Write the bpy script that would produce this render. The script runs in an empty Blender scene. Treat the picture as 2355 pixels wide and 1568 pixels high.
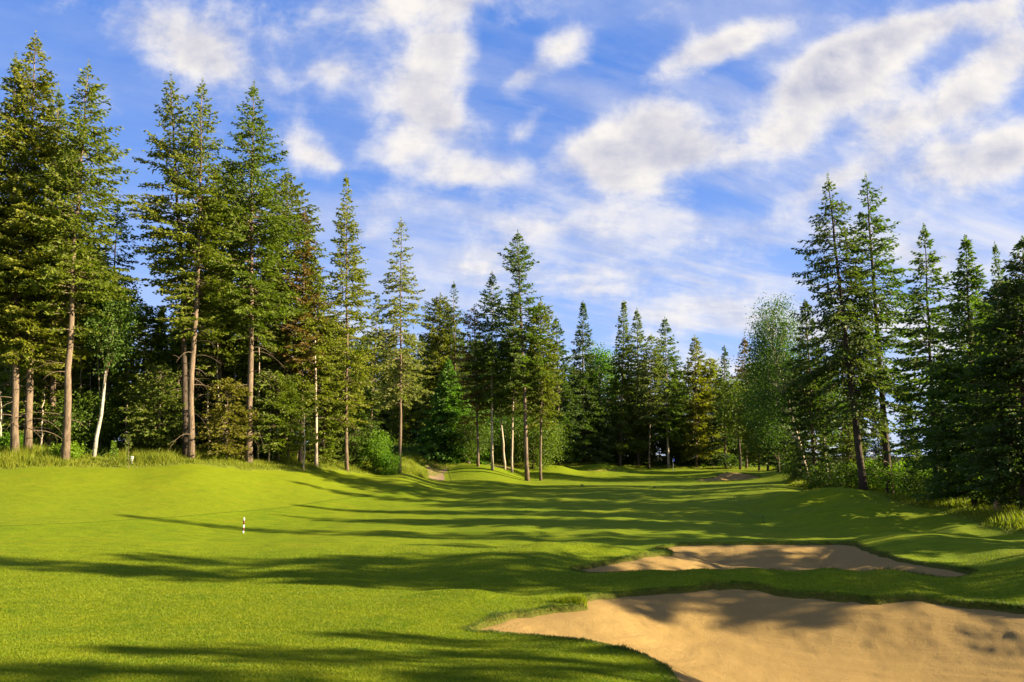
import bpy, math, random, time
import numpy as np
from mathutils import Vector
_T0 = time.time()
rng = np.random.default_rng(7)
random.seed(7)
sc = bpy.context.scene
COL = sc.collection
R = math.radians

# ------------------------------------------------------------------ camera
PITCH = R(9.73)
cam_d = bpy.data.cameras.new('camera'); cam = bpy.data.objects.new('camera', cam_d); COL.objects.link(cam)
cam.location = (0, 0, 0); cam.rotation_euler = (R(90) + PITCH, 0, 0)
cam_d.lens = 24; cam_d.sensor_width = 36; cam_d.clip_start = 0.1; cam_d.clip_end = 6000
sc.camera = cam

# ------------------------------------------------------------------ light
SUN_EL, SUN_AZ = 21.0, 8.0      # elevation, degrees behind the +X axis (towards -Y)
sun_dir = Vector((math.cos(R(SUN_EL)) * math.cos(R(-SUN_AZ)), math.cos(R(SUN_EL)) * math.sin(R(-SUN_AZ)), math.sin(R(SUN_EL))))
sl = bpy.data.lights.new('sun', 'SUN'); sun = bpy.data.objects.new('sun', sl); COL.objects.link(sun)
sl.energy = 5.0; sl.angle = R(0.5); sl.color = (1.0, 0.83, 0.56)
sun.rotation_euler = sun_dir.to_track_quat('Z', 'Y').to_euler()
sc.view_settings.view_transform = 'Standard'; sc.view_settings.look = 'None'
sc.view_settings.gamma = 1; sc.view_settings.exposure = 2.2
sc.cycles.max_bounces = 4; sc.cycles.diffuse_bounces = 2; sc.cycles.transmission_bounces = 2; sc.cycles.glossy_bounces = 1
sc.cycles.transparent_max_bounces = 4
sc.cycles.use_denoising = True

FP = 1569.3; CU, CV = 1177.0, 784.0
cP, sP = math.cos(PITCH), math.sin(PITCH)
def ray(u, v):
    cx = (u - CU) / FP; cy = (CV - v) / FP
    return cx, cP - cy * sP, sP + cy * cP
def PY(u, v, Y):
    a, b, c = ray(u, v); t = Y / b
    return (a * t, Y, c * t)
def PZ(u, v, z):
    a, b, c = ray(u, v); t = z / c
    return (a * t, b * t, z)
def W(u, Y, z):
    k = z / Y; cy = (k * cP - sP) / (cP + k * sP)
    return ((u - CU) / FP * Y / (cP - cy * sP), Y, z)

# ------------------------------------------------------------------ sky
class N:
    """small node helper"""
    def __init__(s, nt): s.nt = nt
    def n(s, t, **kw):
        o = s.nt.nodes.new(t)
        for k, v in kw.items(): setattr(o, k, v)
        return o
    def put(s, sock, v):
        if isinstance(v, bpy.types.NodeSocket): s.nt.links.new(v, sock)
        elif v is not None: sock.default_value = v
    def m(s, op, a, b=None, c=None, clamp=False):
        o = s.n('ShaderNodeMath', operation=op, use_clamp=clamp)
        for i, v in enumerate((a, b, c)):
            if v is not None: s.put(o.inputs[i], v)
        return o.outputs[0]
    def vm(s, op, a, b=None, out=0):
        o = s.n('ShaderNodeVectorMath', operation=op)
        s.put(o.inputs[0], a)
        if b is not None: s.put(o.inputs[3 if op == 'SCALE' else 1], b)
        return o.outputs[out]
    def mr(s, v, a, b, c=0.0, d=1.0, smooth=False):
        o = s.n('ShaderNodeMapRange', interpolation_type='SMOOTHSTEP' if smooth else 'LINEAR')
        for i, x in enumerate((v, a, b, c, d)): s.put(o.inputs[i], x)
        return o.outputs[0]
    def mix(s, f, a, b, mode='MIX'):
        o = s.n('ShaderNodeMix', data_type='RGBA', blend_type=mode)
        s.put(o.inputs[0], f)
        for i, x in ((6, a), (7, b)):
            if isinstance(x, tuple) and len(x) == 3: x = (*x, 1)
            s.put(o.inputs[i], x)
        return o.outputs[2]
    def noise(s, vec, scale, detail=3, rough=.5, dist=0.0, out=0):
        o = s.n('ShaderNodeTexNoise')
        if vec is not None: s.put(o.inputs['Vector'], vec)
        for k, v in (('Scale', scale), ('Detail', detail), ('Roughness', rough), ('Distortion', dist)): s.put(o.inputs[k], v)
        return o.outputs[out]

world = bpy.data.worlds.new("World"); sc.world = world; world.use_nodes = True
nt = world.node_tree; nt.nodes.clear(); g = N(nt)
skyt = g.n('ShaderNodeTexSky', sky_type='NISHITA'); skyt.sun_disc = False
skyt.sun_elevation = R(SUN_EL); skyt.sun_rotation = R(90 + SUN_AZ); skyt.air_density = 1.0; skyt.dust_density = 0.3; skyt.ozone_density = 3.0
geo = g.n('ShaderNodeTexCoord'); D = geo.outputs['Generated']
sep = g.n('ShaderNodeSeparateXYZ'); g.put(sep.inputs[0], D)
sx, sy, sz = sep.outputs
yy = g.m('MAXIMUM', sy, 0.08)
a = g.m('DIVIDE', sx, yy); b = g.m('DIVIDE', sz, yy)
ab = g.n('ShaderNodeCombineXYZ'); g.put(ab.inputs[0], a); g.put(ab.inputs[1], b)
# clouds: (u, v, half length, half width, rotation deg ccw, strength)
BL = [(400,60,150,60,-5,0.55),(440,130,130,60,-20,0.75),(540,160,120,38,-12,0.5),(780,165,75,35,-10,0.75),(960,20,120,45,10,0.85),(1060,20,60,40,40,0.5),(960,130,100,60,30,0.8),(1040,140,60,70,60,0.9),
      (980,200,80,50,0,0.7),(930,250,100,60,-15,0.95),(1030,280,90,70,-30,0.95),(900,335,80,40,0,0.7),(1010,380,110,45,-15,0.8),(1150,385,70,35,10,0.75),(690,345,70,50,-25,0.85),(740,380,50,22,-20,0.4),
      (1290,110,95,40,42,0.85),(1190,195,60,32,38,0.8),(1240,265,60,24,30,0.55),(1200,310,60,22,20,0.45),(1420,290,100,50,30,0.85),(1530,270,90,45,5,0.9),(1400,360,140,55,0,0.95),(1560,350,110,40,-5,0.85),
      (1480,430,120,45,-15,0.6),(1560,500,60,50,30,0.4),(1600,130,120,38,28,0.85),(1740,70,130,34,22,0.75),(1500,25,110,18,12,0.4),(1830,230,110,75,40,0.95),(1930,150,120,60,35,0.95),(1800,320,90,40,20,0.75),
      (2020,90,150,45,25,0.9),(2200,40,160,38,15,0.8),(2010,250,90,60,30,0.7),(2110,280,150,55,30,0.9),(2260,190,130,60,35,0.95),(2330,90,80,60,40,0.6),(2180,360,130,35,25,0.75),(1860,450,90,32,35,0.65),
      (1960,390,110,28,25,0.6),(2090,490,90,22,20,0.6),(2270,390,110,45,25,0.95),(2350,340,70,60,30,0.8),(2345,470,60,26,10,0.45),(1150,560,180,40,12,0.35),(1330,520,200,34,6,0.35),(1600,560,180,38,-4,0.4),
      (1280,640,200,40,6,0.4),(1100,610,70,34,15,0.5),(1500,640,200,40,5,0.35),(860,545,60,26,30,0.45),(1650,690,200,30,10,0.35),(1480,760,220,26,3,0.3),(10,260,40,26,20,0.4),(2000,170,220,90,30,0.32),
      (2240,300,170,80,30,0.35),(1480,340,190,80,5,0.18),(500,110,190,70,-10,0.2)]
acc = None
warp = g.noise(ab.outputs[0], 3.2, 4, .55, 0, out=1)
w1 = g.vm('SUBTRACT', warp, (.5, .5, .5)); w2 = g.vm('SCALE', w1, .07)
abw = g.vm('ADD', ab.outputs[0], w2)
for (u, v, ru, rv, rot, st) in BL:
    A, B, C_ = ray(u, v)
    k = 1.0 / FP / B
    mp = g.n('ShaderNodeMapping', vector_type='TEXTURE')
    g.put(mp.inputs[0], abw)
    mp.inputs['Location'].default_value = (A / B, C_ / B, 0)
    mp.inputs['Rotation'].default_value = (0, 0, R(rot))
    mp.inputs['Scale'].default_value = (ru * k * 1.28, rv * k * 1.42, 1)
    ln = g.vm('LENGTH', mp.outputs[0], out=1)
    bv = g.mr(ln, 1.35, 0.0, 0.0, st, smooth=True)
    acc = bv if acc is None else g.m('ADD', acc, bv)
zz = g.m('ADD', g.m('MAXIMUM', sz, 0.0), 0.22)
pc = g.n('ShaderNodeCombineXYZ'); g.put(pc.inputs[0], g.m('DIVIDE', sx, zz)); g.put(pc.inputs[1], g.m('DIVIDE', sy, zz))
mpr = g.n('ShaderNodeMapping'); g.put(mpr.inputs[0], pc.outputs[0]); mpr.inputs['Rotation'].default_value = (0, 0, R(-35)); mpr.inputs['Scale'].default_value = (.75, 1.15, 1)
front = g.mr(sy, .1, .3, smooth=True)
mask = g.mix(front, (.35, .35, .35), acc)
def fbm(off, o2):
    p = g.vm('ADD', mpr.outputs[0], off); p2 = g.vm('ADD', abw, o2)
    n1 = g.noise(p, 3.0, 9, .62, .2)
    n2 = g.noise(p2, 9.0, 7, .60, .15)
    return g.m('ADD', g.m('MULTIPLY', n1, .5), g.m('MULTIPLY', n2, .5))
f0 = fbm((0, 0, 0), (0, 0, 0)); f1 = fbm((.05, -.02, 0), (.025, .03, 0))
def dens(f):
    x = g.m('ADD', g.m('MULTIPLY', mask, .74), g.m('MULTIPLY', g.m('SUBTRACT', f, .5), 2.9))
    return x
d0 = dens(f0); d1 = dens(f1)
alpha = g.mr(d0, -.02, .84, smooth=True)
vp = g.n('ShaderNodeMapping'); g.put(vp.inputs[0], mpr.outputs[0]); vp.inputs['Scale'].default_value = (.55, 1.5, 1); vp.inputs['Location'].default_value = (3.1, 1.7, 0)
vl = g.noise(vp.outputs[0], 2.6, 8, .58, .3)
rightw = g.mr(a, -.5, .35); loww = g.mr(b, .62, .28)
vamt = g.m('ADD', g.m('MULTIPLY', rightw, .17), g.m('MULTIPLY', g.m('MULTIPLY', loww, rightw), .50))
veil = g.m('MULTIPLY', g.mr(vl, .36, .66, smooth=True), g.m('ADD', vamt, .16))
alpha = g.m('SUBTRACT', 1.0, g.m('MULTIPLY', g.m('SUBTRACT', 1.0, alpha), g.m('SUBTRACT', 1.0, veil)))
thick = g.mr(d0, .5, 1.25, smooth=True)
shade = g.m('ADD', g.m('MULTIPLY', g.m('SUBTRACT', d0, d1), 1.3), .80)
shade = g.m('SUBTRACT', shade, g.m('MULTIPLY', thick, .42), clamp=True)
ccol = g.mix(shade, (3.5, 3.6, 4.5), (7.0, 6.6, 6.1))
lowf = g.mr(sz, 0.0, .55, smooth=True)
skyc = g.mix(1.0, skyt.outputs[0], (.62, .80, 1.30), 'MULTIPLY')
tint = g.mix(lowf, (3.8, 5.2, 8.2), (.75, 2.15, 6.2))
skyc = g.mix(.75, skyc, tint)
mixc = g.mix(g.m('MULTIPLY', alpha, .95), skyc, ccol)
bg = g.n('ShaderNodeBackground'); g.put(bg.inputs[0], g.mix(1.0, mixc, (.64, .64, .64), 'MULTIPLY')); bg.inputs[1].default_value = 0.05
wo = g.n('ShaderNodeOutputWorld'); nt.links.new(bg.outputs[0], wo.inputs[0])

# ------------------------------------------------------------------ helpers
def tag(o, label=None, cat=None, group=None, kind=None):
    if label: o['label'] = label
    if cat: o['category'] = cat
    if group: o['group'] = group
    if kind: o['kind'] = kind
    return o
def mesh_from(name, V, F, smooth=False, attrs=None):
    """V (n,3); F (m,k) array, k = 3 or 4"""
    V = np.asarray(V, np.float32); F = np.asarray(F, np.int32)
    me = bpy.data.meshes.new(name); k = F.shape[1]
    me.vertices.add(len(V)); me.vertices.foreach_set('co', V.ravel())
    me.loops.add(F.size); me.loops.foreach_set('vertex_index', F.ravel())
    me.polygons.add(len(F)); me.polygons.foreach_set('loop_start', np.arange(0, F.size, k, dtype=np.int32))
    me.polygons.foreach_set('loop_total', np.full(len(F), k, np.int32))
    if smooth: me.polygons.foreach_set('use_smooth', np.ones(len(F), bool))
    me.update(calc_edges=True)
    for an, arr in (attrs or {}).items():
        at = me.attributes.new(an, 'FLOAT', 'POINT'); at.data.foreach_set('value', np.asarray(arr, np.float32))
    return me
def obj(name, me, mat=None, parent=None, loc=(0, 0, 0)):
    o = bpy.data.objects.new(name, me); COL.objects.link(o); o.location = loc
    if mat is not None and len(me.materials) == 0: me.materials.append(mat)
    if parent: o.parent = parent
    return o
def empty(name, loc, rz=0.0):
    o = bpy.data.objects.new(name, None); COL.objects.link(o); o.location = loc; o.rotation_euler = (0, 0, rz)
    o.empty_display_size = .5
    return o
def copy_tree(o, loc, rz=0.0, s=1.0):
    c = o.copy(); COL.objects.link(c); c.location = loc; c.rotation_euler = (0, 0, rz); c.scale = (s, s, s)
    for ch in list(o.children):
        d = ch.copy(); COL.objects.link(d); d.parent = c
    return c
class Geo:
    """collects triangles"""
    def __init__(s): s.V = []; s.F = []; s.n = 0
    def add(s, V, F):
        s.V.append(np.asarray(V, np.float32)); s.F.append(np.asarray(F, np.int32) + s.n); s.n += len(V)
    def arr(s): return np.concatenate(s.V), np.concatenate(s.F)
    def tube(s, pts, rad, sides=6, jit=0.0, cap=True):
        pts = np.asarray(pts, float); rad = np.asarray(rad, float); n = len(pts)
        t = np.gradient(pts, axis=0); t /= np.linalg.norm(t, axis=1)[:, None] + 1e-9
        ref = np.array((0, 0, 1.)) if abs(t[0, 2]) < .9 else np.array((1., 0, 0))
        e1 = np.cross(t, ref); e1 /= np.linalg.norm(e1, axis=1)[:, None] + 1e-9
        e2 = np.cross(t, e1)
        an = np.arange(sides) * 2 * math.pi / sides
        ring = e1[:, None] * np.cos(an)[None, :, None] + e2[:, None] * np.sin(an)[None, :, None]
        rr = rad[:, None] * (1 + (rng.uniform(-jit, jit, (n, sides)) if jit else 0))
        V = (pts[:, None] + ring * rr[..., None]).reshape(-1, 3)
        F = []
        for i in range(n - 1):
            for j in range(sides):
                a_, b_ = i * sides + j, i * sides + (j + 1) % sides
                F.append((a_, b_, b_ + sides)); F.append((a_, b_ + sides, a_ + sides))
        if cap:
            V = np.vstack([V, pts[-1:] + t[-1:] * rad[-1] * .3, pts[:1]]); c = n * sides
            for j in range(sides):
                F.append(((n - 1) * sides + j, (n - 1) * sides + (j + 1) % sides, c)); F.append(((j + 1) % sides, j, c + 1))
        s.add(V, F)
def sstep(x, a, b):
    t = np.clip((x - a) / (b - a), 0, 1); return t * t * (3 - 2 * t)
# cheap smooth value noise in numpy
_nt = rng.random((256, 256)).astype(np.float32)
def vnoise(x, y):
    xi = np.floor(x).astype(int); yi = np.floor(y).astype(int); fx = x - xi; fy = y - yi
    fx = fx * fx * (3 - 2 * fx); fy = fy * fy * (3 - 2 * fy)
    q = lambda i, j: _nt[(xi + i) & 255, (yi + j) & 255]
    return (q(0, 0) * (1 - fx) + q(1, 0) * fx) * (1 - fy) + (q(0, 1) * (1 - fx) + q(1, 1) * fx) * fy
def fnoise(x, y, o=4):
    s_ = 0; am = .5
    for i in range(o): s_ = s_ + am * vnoise(x * 2 ** i + 17 * i, y * 2 ** i + 5 * i); am *= .5
    return s_

# ------------------------------------------------------------------ terrain shape
def smooth_poly(P, n=6):
    P = np.asarray(P, float); m = len(P); out = []
    for i in range(m):
        p0, p1, p2, p3 = P[i - 1], P[i], P[(i + 1) % m], P[(i + 2) % m]
        for k in range(n):
            t = k / n
            out.append(.5 * ((2 * p1) + (-p0 + p2) * t + (2 * p0 - 5 * p1 + 4 * p2 - p3) * t * t + (-p0 + 3 * p1 - 3 * p2 + p3) * t ** 3))
    return np.array(out)
def sdf(X, Y, P):
    """signed distance to closed polygon, negative inside"""
    out = np.full(X.shape, 1e9); ins = np.zeros(X.shape, bool); m = len(P)
    for i in range(m):
        ax, ay = P[i][:2]; bx, by = P[(i + 1) % m][:2]
        dx, dy = bx - ax, by - ay; L = dx * dx + dy * dy + 1e-12
        t = np.clip(((X - ax) * dx + (Y - ay) * dy) / L, 0, 1)
        out = np.minimum(out, (X - ax - t * dx) ** 2 + (Y - ay - t * dy) ** 2)
        c = ((ay > Y) != (by > Y)) & (X < (bx - ax) * (Y - ay) / (by - ay + 1e-12) + ax)
        ins ^= c
    d = np.sqrt(out); return np.where(ins, -d, d)

FRONT = [PZ(u, v, z) for u, v, z in [(1085,1455,-3.42),(1130,1433,-3.45),(1200,1413,-3.5),(1270,1401,-3.5),(1325,1395,-3.5),(1342,1386,-3.5),
    (1330,1377,-3.55),(1420,1367,-3.68),(1500,1362,-3.7),(1600,1359,-3.72),(1700,1359,-3.72),(1800,1365,-3.7),(1900,1373,-3.7),(2000,1381,-3.7),(2100,1384,-3.68),
    (2200,1389,-3.65),(2300,1398,-3.62),(2400,1408,-3.6),(2650,1432,-3.55),(2950,1500,-3.5),(3100,1650,-3.35),(2900,1900,-3.2),(2300,1880,-3.05),(1900,1780,-3.0),(1680,1660,-3.0),
    (1575,1575,-3.02),(1530,1533,-3.06),(1480,1504,-3.08),(1420,1489,-3.12),(1350,1477,-3.2),(1250,1466,-3.3),(1150,1459,-3.38)]]
BACK = [PZ(u, v, z) for u, v, z in [(1322,1308,-3.72),(1400,1294,-3.74),(1470,1285,-3.76),(1530,1278,-3.78),(1548,1268,-3.78),(1515,1259,-3.76),(1560,1252,-3.74),(1620,1249,-3.72),
    (1750,1250,-3.70),(1880,1250,-3.70),(1950,1253,-3.70),(2000,1268,-3.70),(2060,1284,-3.65),(2130,1297,-3.6),(2190,1308,-3.6),(2232,1322,-3.6)]] + \
    [W(2160,20.9,-3.5), W(1950,21.3,-3.48), W(1750,22.0,-3.5), W(1600,22.6,-3.58), W(1450,23.0,-3.64), W(1350,23.3,-3.69)]
FARR = [PZ(u, v, z) for u, v, z in [(1598,1102,-2.55),(1640,1098,-2.45),(1655,1092,-2.2),(1700,1091,-2.15),(1745,1095,-2.3),(1735,1101,-2.5),(1680,1105,-2.6),(1620,1107,-2.65)]]
FARL = [PZ(u, v, z) for u, v, z in [(1320,1081,-1.75),(1360,1079,-1.6),(1400,1079,-1.6),(1440,1082,-1.8),(1400,1085,-1.95),(1350,1085,-1.95)]]
BUNK = [(smooth_poly(FRONT, 5), .5, 2.6, 'front'), (smooth_poly(BACK, 5), .55, 2.4, 'back'), (smooth_poly(FARR, 4), .35, 1.5, 'farr'), (smooth_poly(FARL, 4), .3, 1.5, 'farl')]

CP = [PY(u, v, Y) for u, v, Y in [
    # foreground and left lawn
    (1177,1568,8.8),(700,1568,8.7),(0,1568,8.6),(-500,1568,8.6),(1400,1568,9.3),(1300,1520,10.8),(1000,1500,11.8),(700,1480,12.4),(300,1470,12.6),(0,1450,13.2),(-400,1450,13.2),
    (1000,1420,15.4),(800,1400,16),(500,1390,17),(100,1380,17.4),(-400,1380,17),(1150,1390,16.8),(1100,1362,18.3),(1000,1358,18.5),(1250,1376,18.0),
    (1150,1338,21.3),(1400,1345,20.8),(900,1343,21.6),(500,1330,22.2),(0,1322,21.6),(-400,1322,20.6),(800,1300,24.5),(1100,1302,23.4),
    (1500,1319,21.3),(1620,1311,21.1),(1750,1306,21.1),(1900,1311,20.7),(2050,1320,20.0),(2354,1322,19.4),(1700,1335,20.3),(2100,1350,18.9),
    (1250,1252,28.3),(1400,1256,28.2),(1150,1262,27.3),(1480,1266,27.7),(1300,1280,25.8),(1000,1255,29),(1000,1280,26.5),
    (700,1260,29.3),(300,1270,26.5),(0,1270,25.5),(-400,1265,24.5),
    (559,1226,34.3),(200,1225,31),(0,1225,29.5),(-400,1220,28.5),(900,1215,36.5),(1177,1225,34),(1400,1225,34),(1600,1232,33),
    (0,1150,37.5),(300,1150,41),(600,1150,46),(600,1180,41.5),(850,1150,51),(850,1130,55),(0,1110,42.5),(300,1105,46.5),(600,1105,52),(800,1110,58.5),(0,1080,46.5),(300,1074,50.5),(600,1077,56),(-400,1150,34),(-400,1080,43),
    (1000,1170,46.5),(1200,1175,45),(1400,1180,44),(1600,1190,42),(1177,1140,56),(1400,1145,54.5),(1000,1135,58.5),(1550,1150,52),
    (1177,1112,75),(1400,1118,70),(1600,1122,68),(1000,1108,72),(900,1095,70),(1400,1098,92),(1200,1095,88),(1520,1098,90),
    (960,1092,76),(1005,1102,78),
    (1100,1076,86),(1170,1078,90),(1060,1078,85),(1250,1077,96),(1290,1076,99),(1385,1072,103),(1450,1081,106),(1548,1083,105),(1560,1077,110),(1620,1079,110),(1480,1079,110),(1700,1083,100),
    (1780,1088,84),(1830,1084,78),(1870,1086,76),(1740,1112,70),(1800,1112,64),(1850,1122,60),
    # right mounds
    (1580,1166,47),(1700,1154,48),(1800,1140,46.5),(1900,1129,45.5),(1980,1136,44),(2050,1151,42),(2150,1180,38),(2270,1216,32.5),(2354,1250,28),
    (1750,1180,43.5),(1900,1168,40.5),(2050,1172,39.5),(2000,1195,37),(2200,1210,33),(1800,1205,39.5),(1900,1225,36),
    (1980,1237,30.4),(2060,1228,30),(2150,1227,29.3),(2250,1237,28.0),(2354,1258,26.2),
    (2200,1285,25.8),(2280,1276,25.2),(2354,1270,24.6),(2354,1300,22.3),
    # tree feet
    (38,1043,51),(440,1052,55),(600,1056,60),(727,1072,62),(798,1078,66),(918,1083,69),(950,1060,84),(965,1046,90),(1010,1080,86)]]
CP += [W(1250,31,-3.85), W(1400,30.8,-3.9), W(1150,30,-3.85), W(1000,31.5,-3.8), W(1480,30.2,-3.95), W(1100,19.8,-3.80), W(1000,20,-3.78), W(1200,19.5,-3.78), W(1980,33.5,-3.75), W(2060,33.3,-3.7), W(2150,32.8,-3.65), W(2250,31.5,-3.55), W(1900,43,-3.2), W(2050,41.8,-3.1), W(1750,45.7,-3.35),
      W(1900,52,-2.9), W(2050,50,-2.9), W(2150,46,-3.0), W(2250,40,-2.9), W(2340,34,-2.9), W(1800,70,-2.6),
       (0,0,-2.5),(0,4,-2.55),(-8,0,-2.4),(8,2,-2.9),(20,0,-2.8),(30,8,-2.6),(34,20,-2.7),(-30,0,-2.2),(0,-20,-2.4),(30,-20,-2.4),(-30,-25,-2),(60,10,-1.8),(60,40,-1.8),(60,80,-1.5),
       (-60,0,-1.2),(-70,40,1.0),(-60,70,1.0),(-30,80,0.6),(-12,90,.6),(0,110,-.6),(30,125,-1.4),(50,125,-1.4),(80,125,-1.0),(-80,120,1.5),(0,160,-.5),(100,200,0),(-100,200,1),(0,250,-.5)]
for P_, D_, w_, nm_ in BUNK[:2]:
    CP += [tuple(p) for p in P_[::3]]
for P_, D_, w_, nm_ in BUNK[2:]:
    CP += [tuple(p) for p in P_[::4]]
CP = np.array(CP, float)
SC = 20.0
def _phi(r2): return .5 * r2 * np.log(r2 + 1e-9)
def fit(CP, lam=.004):
    # work in a log-radial space, so near detail and far detail weigh alike
    Q = plan(CP[:, 0], CP[:, 1]); n = len(Q)
    K = _phi(((Q[:, None] - Q[None]) ** 2).sum(-1)) + lam * np.eye(n)
    A = np.zeros((n + 3, n + 3)); A[:n, :n] = K; A[:n, n] = 1; A[:n, n + 1:] = Q; A[n, :n] = 1; A[n + 1:, :n] = Q.T
    w = np.linalg.solve(A, np.concatenate([CP[:, 2], np.zeros(3)]))
    return Q, w
def plan(x, y):
    yq = y + 12.0
    r = np.sqrt(x * x + yq * yq) + 6
    L = np.log(r / 6) ; th = np.arctan2(x, yq)
    return np.stack([L * np.sin(th) * 3, L * np.cos(th) * 3], -1)
Qc, Wc = fit(CP, .012)
MOUNDS = [(W(1880, 45.5, -2.2), 7, 1.7, .34), (W(1950, 40.2, -2.9), 5, 1.3, .24), (W(2110, 30.6, -3.3), 3.5, 1.0, .14), (W(1330, 28.0, -3.4), 3.0, .8, .20), (W(1120, 18.2, -3.4), 2.0, .6, .13),
          (W(1760, 21.1, -3.4), 4.5, .7, .12), (W(1385, 103, -1.2), 4, 1.8, .45), (W(1110, 86, -1.2), 5, 2.2, .45), (W(1285, 98, -1.4), 3.5, 1.8, .40), (W(1680, 93, -1.9), 5, 2, .4), (W(1830, 77, -1.5), 5, 2, .4), (W(1600, 56, -3.2), 6, 2, .22)]
def base_h(x, y):
    x = np.asarray(x, float); y = np.asarray(y, float); sh = x.shape
    Q = plan(x.ravel(), y.ravel()).astype(np.float32); n = len(Qc); out = np.empty(len(Q))
    Qf = Qc.astype(np.float32); wf = Wc[:n].astype(np.float32)
    for i in range(0, len(Q), 40000):
        q = Q[i:i + 40000]
        r2 = (q[:, 0:1] - Qf[None, :, 0]) ** 2 + (q[:, 1:2] - Qf[None, :, 1]) ** 2
        out[i:i + 40000] = (.5 * r2 * np.log(r2 + 1e-9)) @ wf + Wc[n] + q @ Wc[n + 1:]
    out = out.reshape(sh)
    for (mx, my, _z), sx_, sy_, am in MOUNDS:
        out = out + am * np.exp(-((x - mx) / sx_) ** 2 - ((y - my - .12 * (mx - x)) / sy_) ** 2)
    rr = np.hypot(x, y - 40)
    k = sstep(rr, 130, 260)
    out = out * (1 - k) + 0.5 * k
    return np.clip(out, -6.5, 4.0)
_lp = [(-60, -30), (-60, 20)] + [PY(u, v, Y)[:2] for u, v, Y in [(-700,1090,40),(-300,1082,43),(0,1078,46.5),(150,1075,48),(300,1073,50.3),(460,1074,52.3),(600,1080,55),(700,1084,58.5),(760,1084,62),(850,1086,66.5),(950,1092,72),(1000,1094,78),
        (1030,1084,83),(1060,1076,88),(1180,1076,95),(1280,1074,103),(1380,1070,110),(1480,1076,116),(1600,1077,114),(1700,1081,106),(1790,1086,92),(1800,1098,78)]] + \
        [W(*t)[:2] for t in [(1815,64,-2.6),(1850,54,-2.5),(1950,47,-2.3),(2050,43,-2.5),(2150,39.4,-2.7),(2270,33.5,-3.2),(2400,29,-3.2)]] + [(29, 22), (31, 8), (30, -30)]
LAWN = smooth_poly(_lp, 3)
_res = base_h(CP[:, 0], CP[:, 1]) - CP[:, 2]; print('RES', [(round(float(CP[i,0]),1), round(float(CP[i,1]),1), round(float(_res[i]),2)) for i in np.argsort(-np.abs(_res))[:14]])
def lawn_d(x, y): return sdf(x, y, LAWN)
def bunk_d(x, y, i):
    """distance to bunker i with a slightly ragged edge"""
    P_ = BUNK[i][0]; out = np.full(np.shape(x), 50.0)
    m_ = (x > P_[:, 0].min() - 6) & (x < P_[:, 0].max() + 6) & (y > P_[:, 1].min() - 6) & (y < P_[:, 1].max() + 6)
    if m_.any():
        out[m_] = sdf(x[m_], y[m_], P_) + (fnoise(x[m_] * 2.2, y[m_] * 2.2, 4) - .47) * .28
    return out
def bowl(d, i):
    _, D_, w_, _n = BUNK[i]
    return np.where(d < 0, D_ * sstep(-d, 0, w_) + .065, .065)
def ground_h(x, y, sand=False):
    x = np.asarray(x, float); y = np.asarray(y, float)
    h = base_h(x, y); h = h + (fnoise(x * .35, y * .35, 3) - .45) * .10 + (fnoise(x * 1.4 + 9, y * 1.4, 3) - .45) * .035
    ds = 99.0
    for i in range(len(BUNK)):
        d = bunk_d(x, y, i); ds = np.minimum(ds, d)
        lip = .05 * np.exp(-(np.clip(d, 0, 9) / .45) ** 2)                     # turf curls up a little at the edge
        inside = D_in = bowl(d, i) + .12 * sstep(-d, -.05, .18)
        h = np.where(d > 3, h, h + np.where(d >= 0, lip, .05) - np.where(d < .05, inside, 0) * sstep(-d, -.05, .02))
    return h
def gz(x, y): return float(ground_h(np.array([float(x)]), np.array([float(y)]))[0])
def gza(x, y): return ground_h(np.asarray(x, float), np.asarray(y, float))

# ------------------------------------------------------------------ materials
def new_mat(name):
    m_ = bpy.data.materials.new(name); m_.use_nodes = True; m_.node_tree.nodes.clear(); g_ = N(m_.node_tree)
    out = g_.n('ShaderNodeOutputMaterial'); return m_, g_, out
def principled(g_, out, col, rough=.7, bump=None, bstr=.3, bdist=.02, spec=.3):
    p = g_.n('ShaderNodeBsdfPrincipled'); g_.put(p.inputs['Base Color'], col if not (isinstance(col, tuple) and len(col) == 3) else (*col, 1))
    g_.put(p.inputs['Roughness'], rough); p.inputs['Specular IOR Level'].default_value = spec
    if bump is not None:
        b_ = g_.n('ShaderNodeBump'); g_.put(b_.inputs['Height'], bump); b_.inputs['Strength'].default_value = bstr; b_.inputs['Distance'].default_value = bdist
        g_.put(p.inputs['Normal'], b_.outputs[0])
    if out is not None: g_.nt.links.new(p.outputs[0], out.inputs[0])
    return p
def plain(name, col, rough=.6, var=.12, scale=8.0):
    m_, g_, out = new_mat(name); tc = g_.n('ShaderNodeTexCoord').outputs['Object']
    n_ = g_.noise(tc, scale, 4)
    c = g_.mix(n_, tuple(x * (1 - var) for x in col), tuple(min(1, x * (1 + var)) for x in col))
    principled(g_, out, c, rough, n_, .1, .01); return m_
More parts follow.
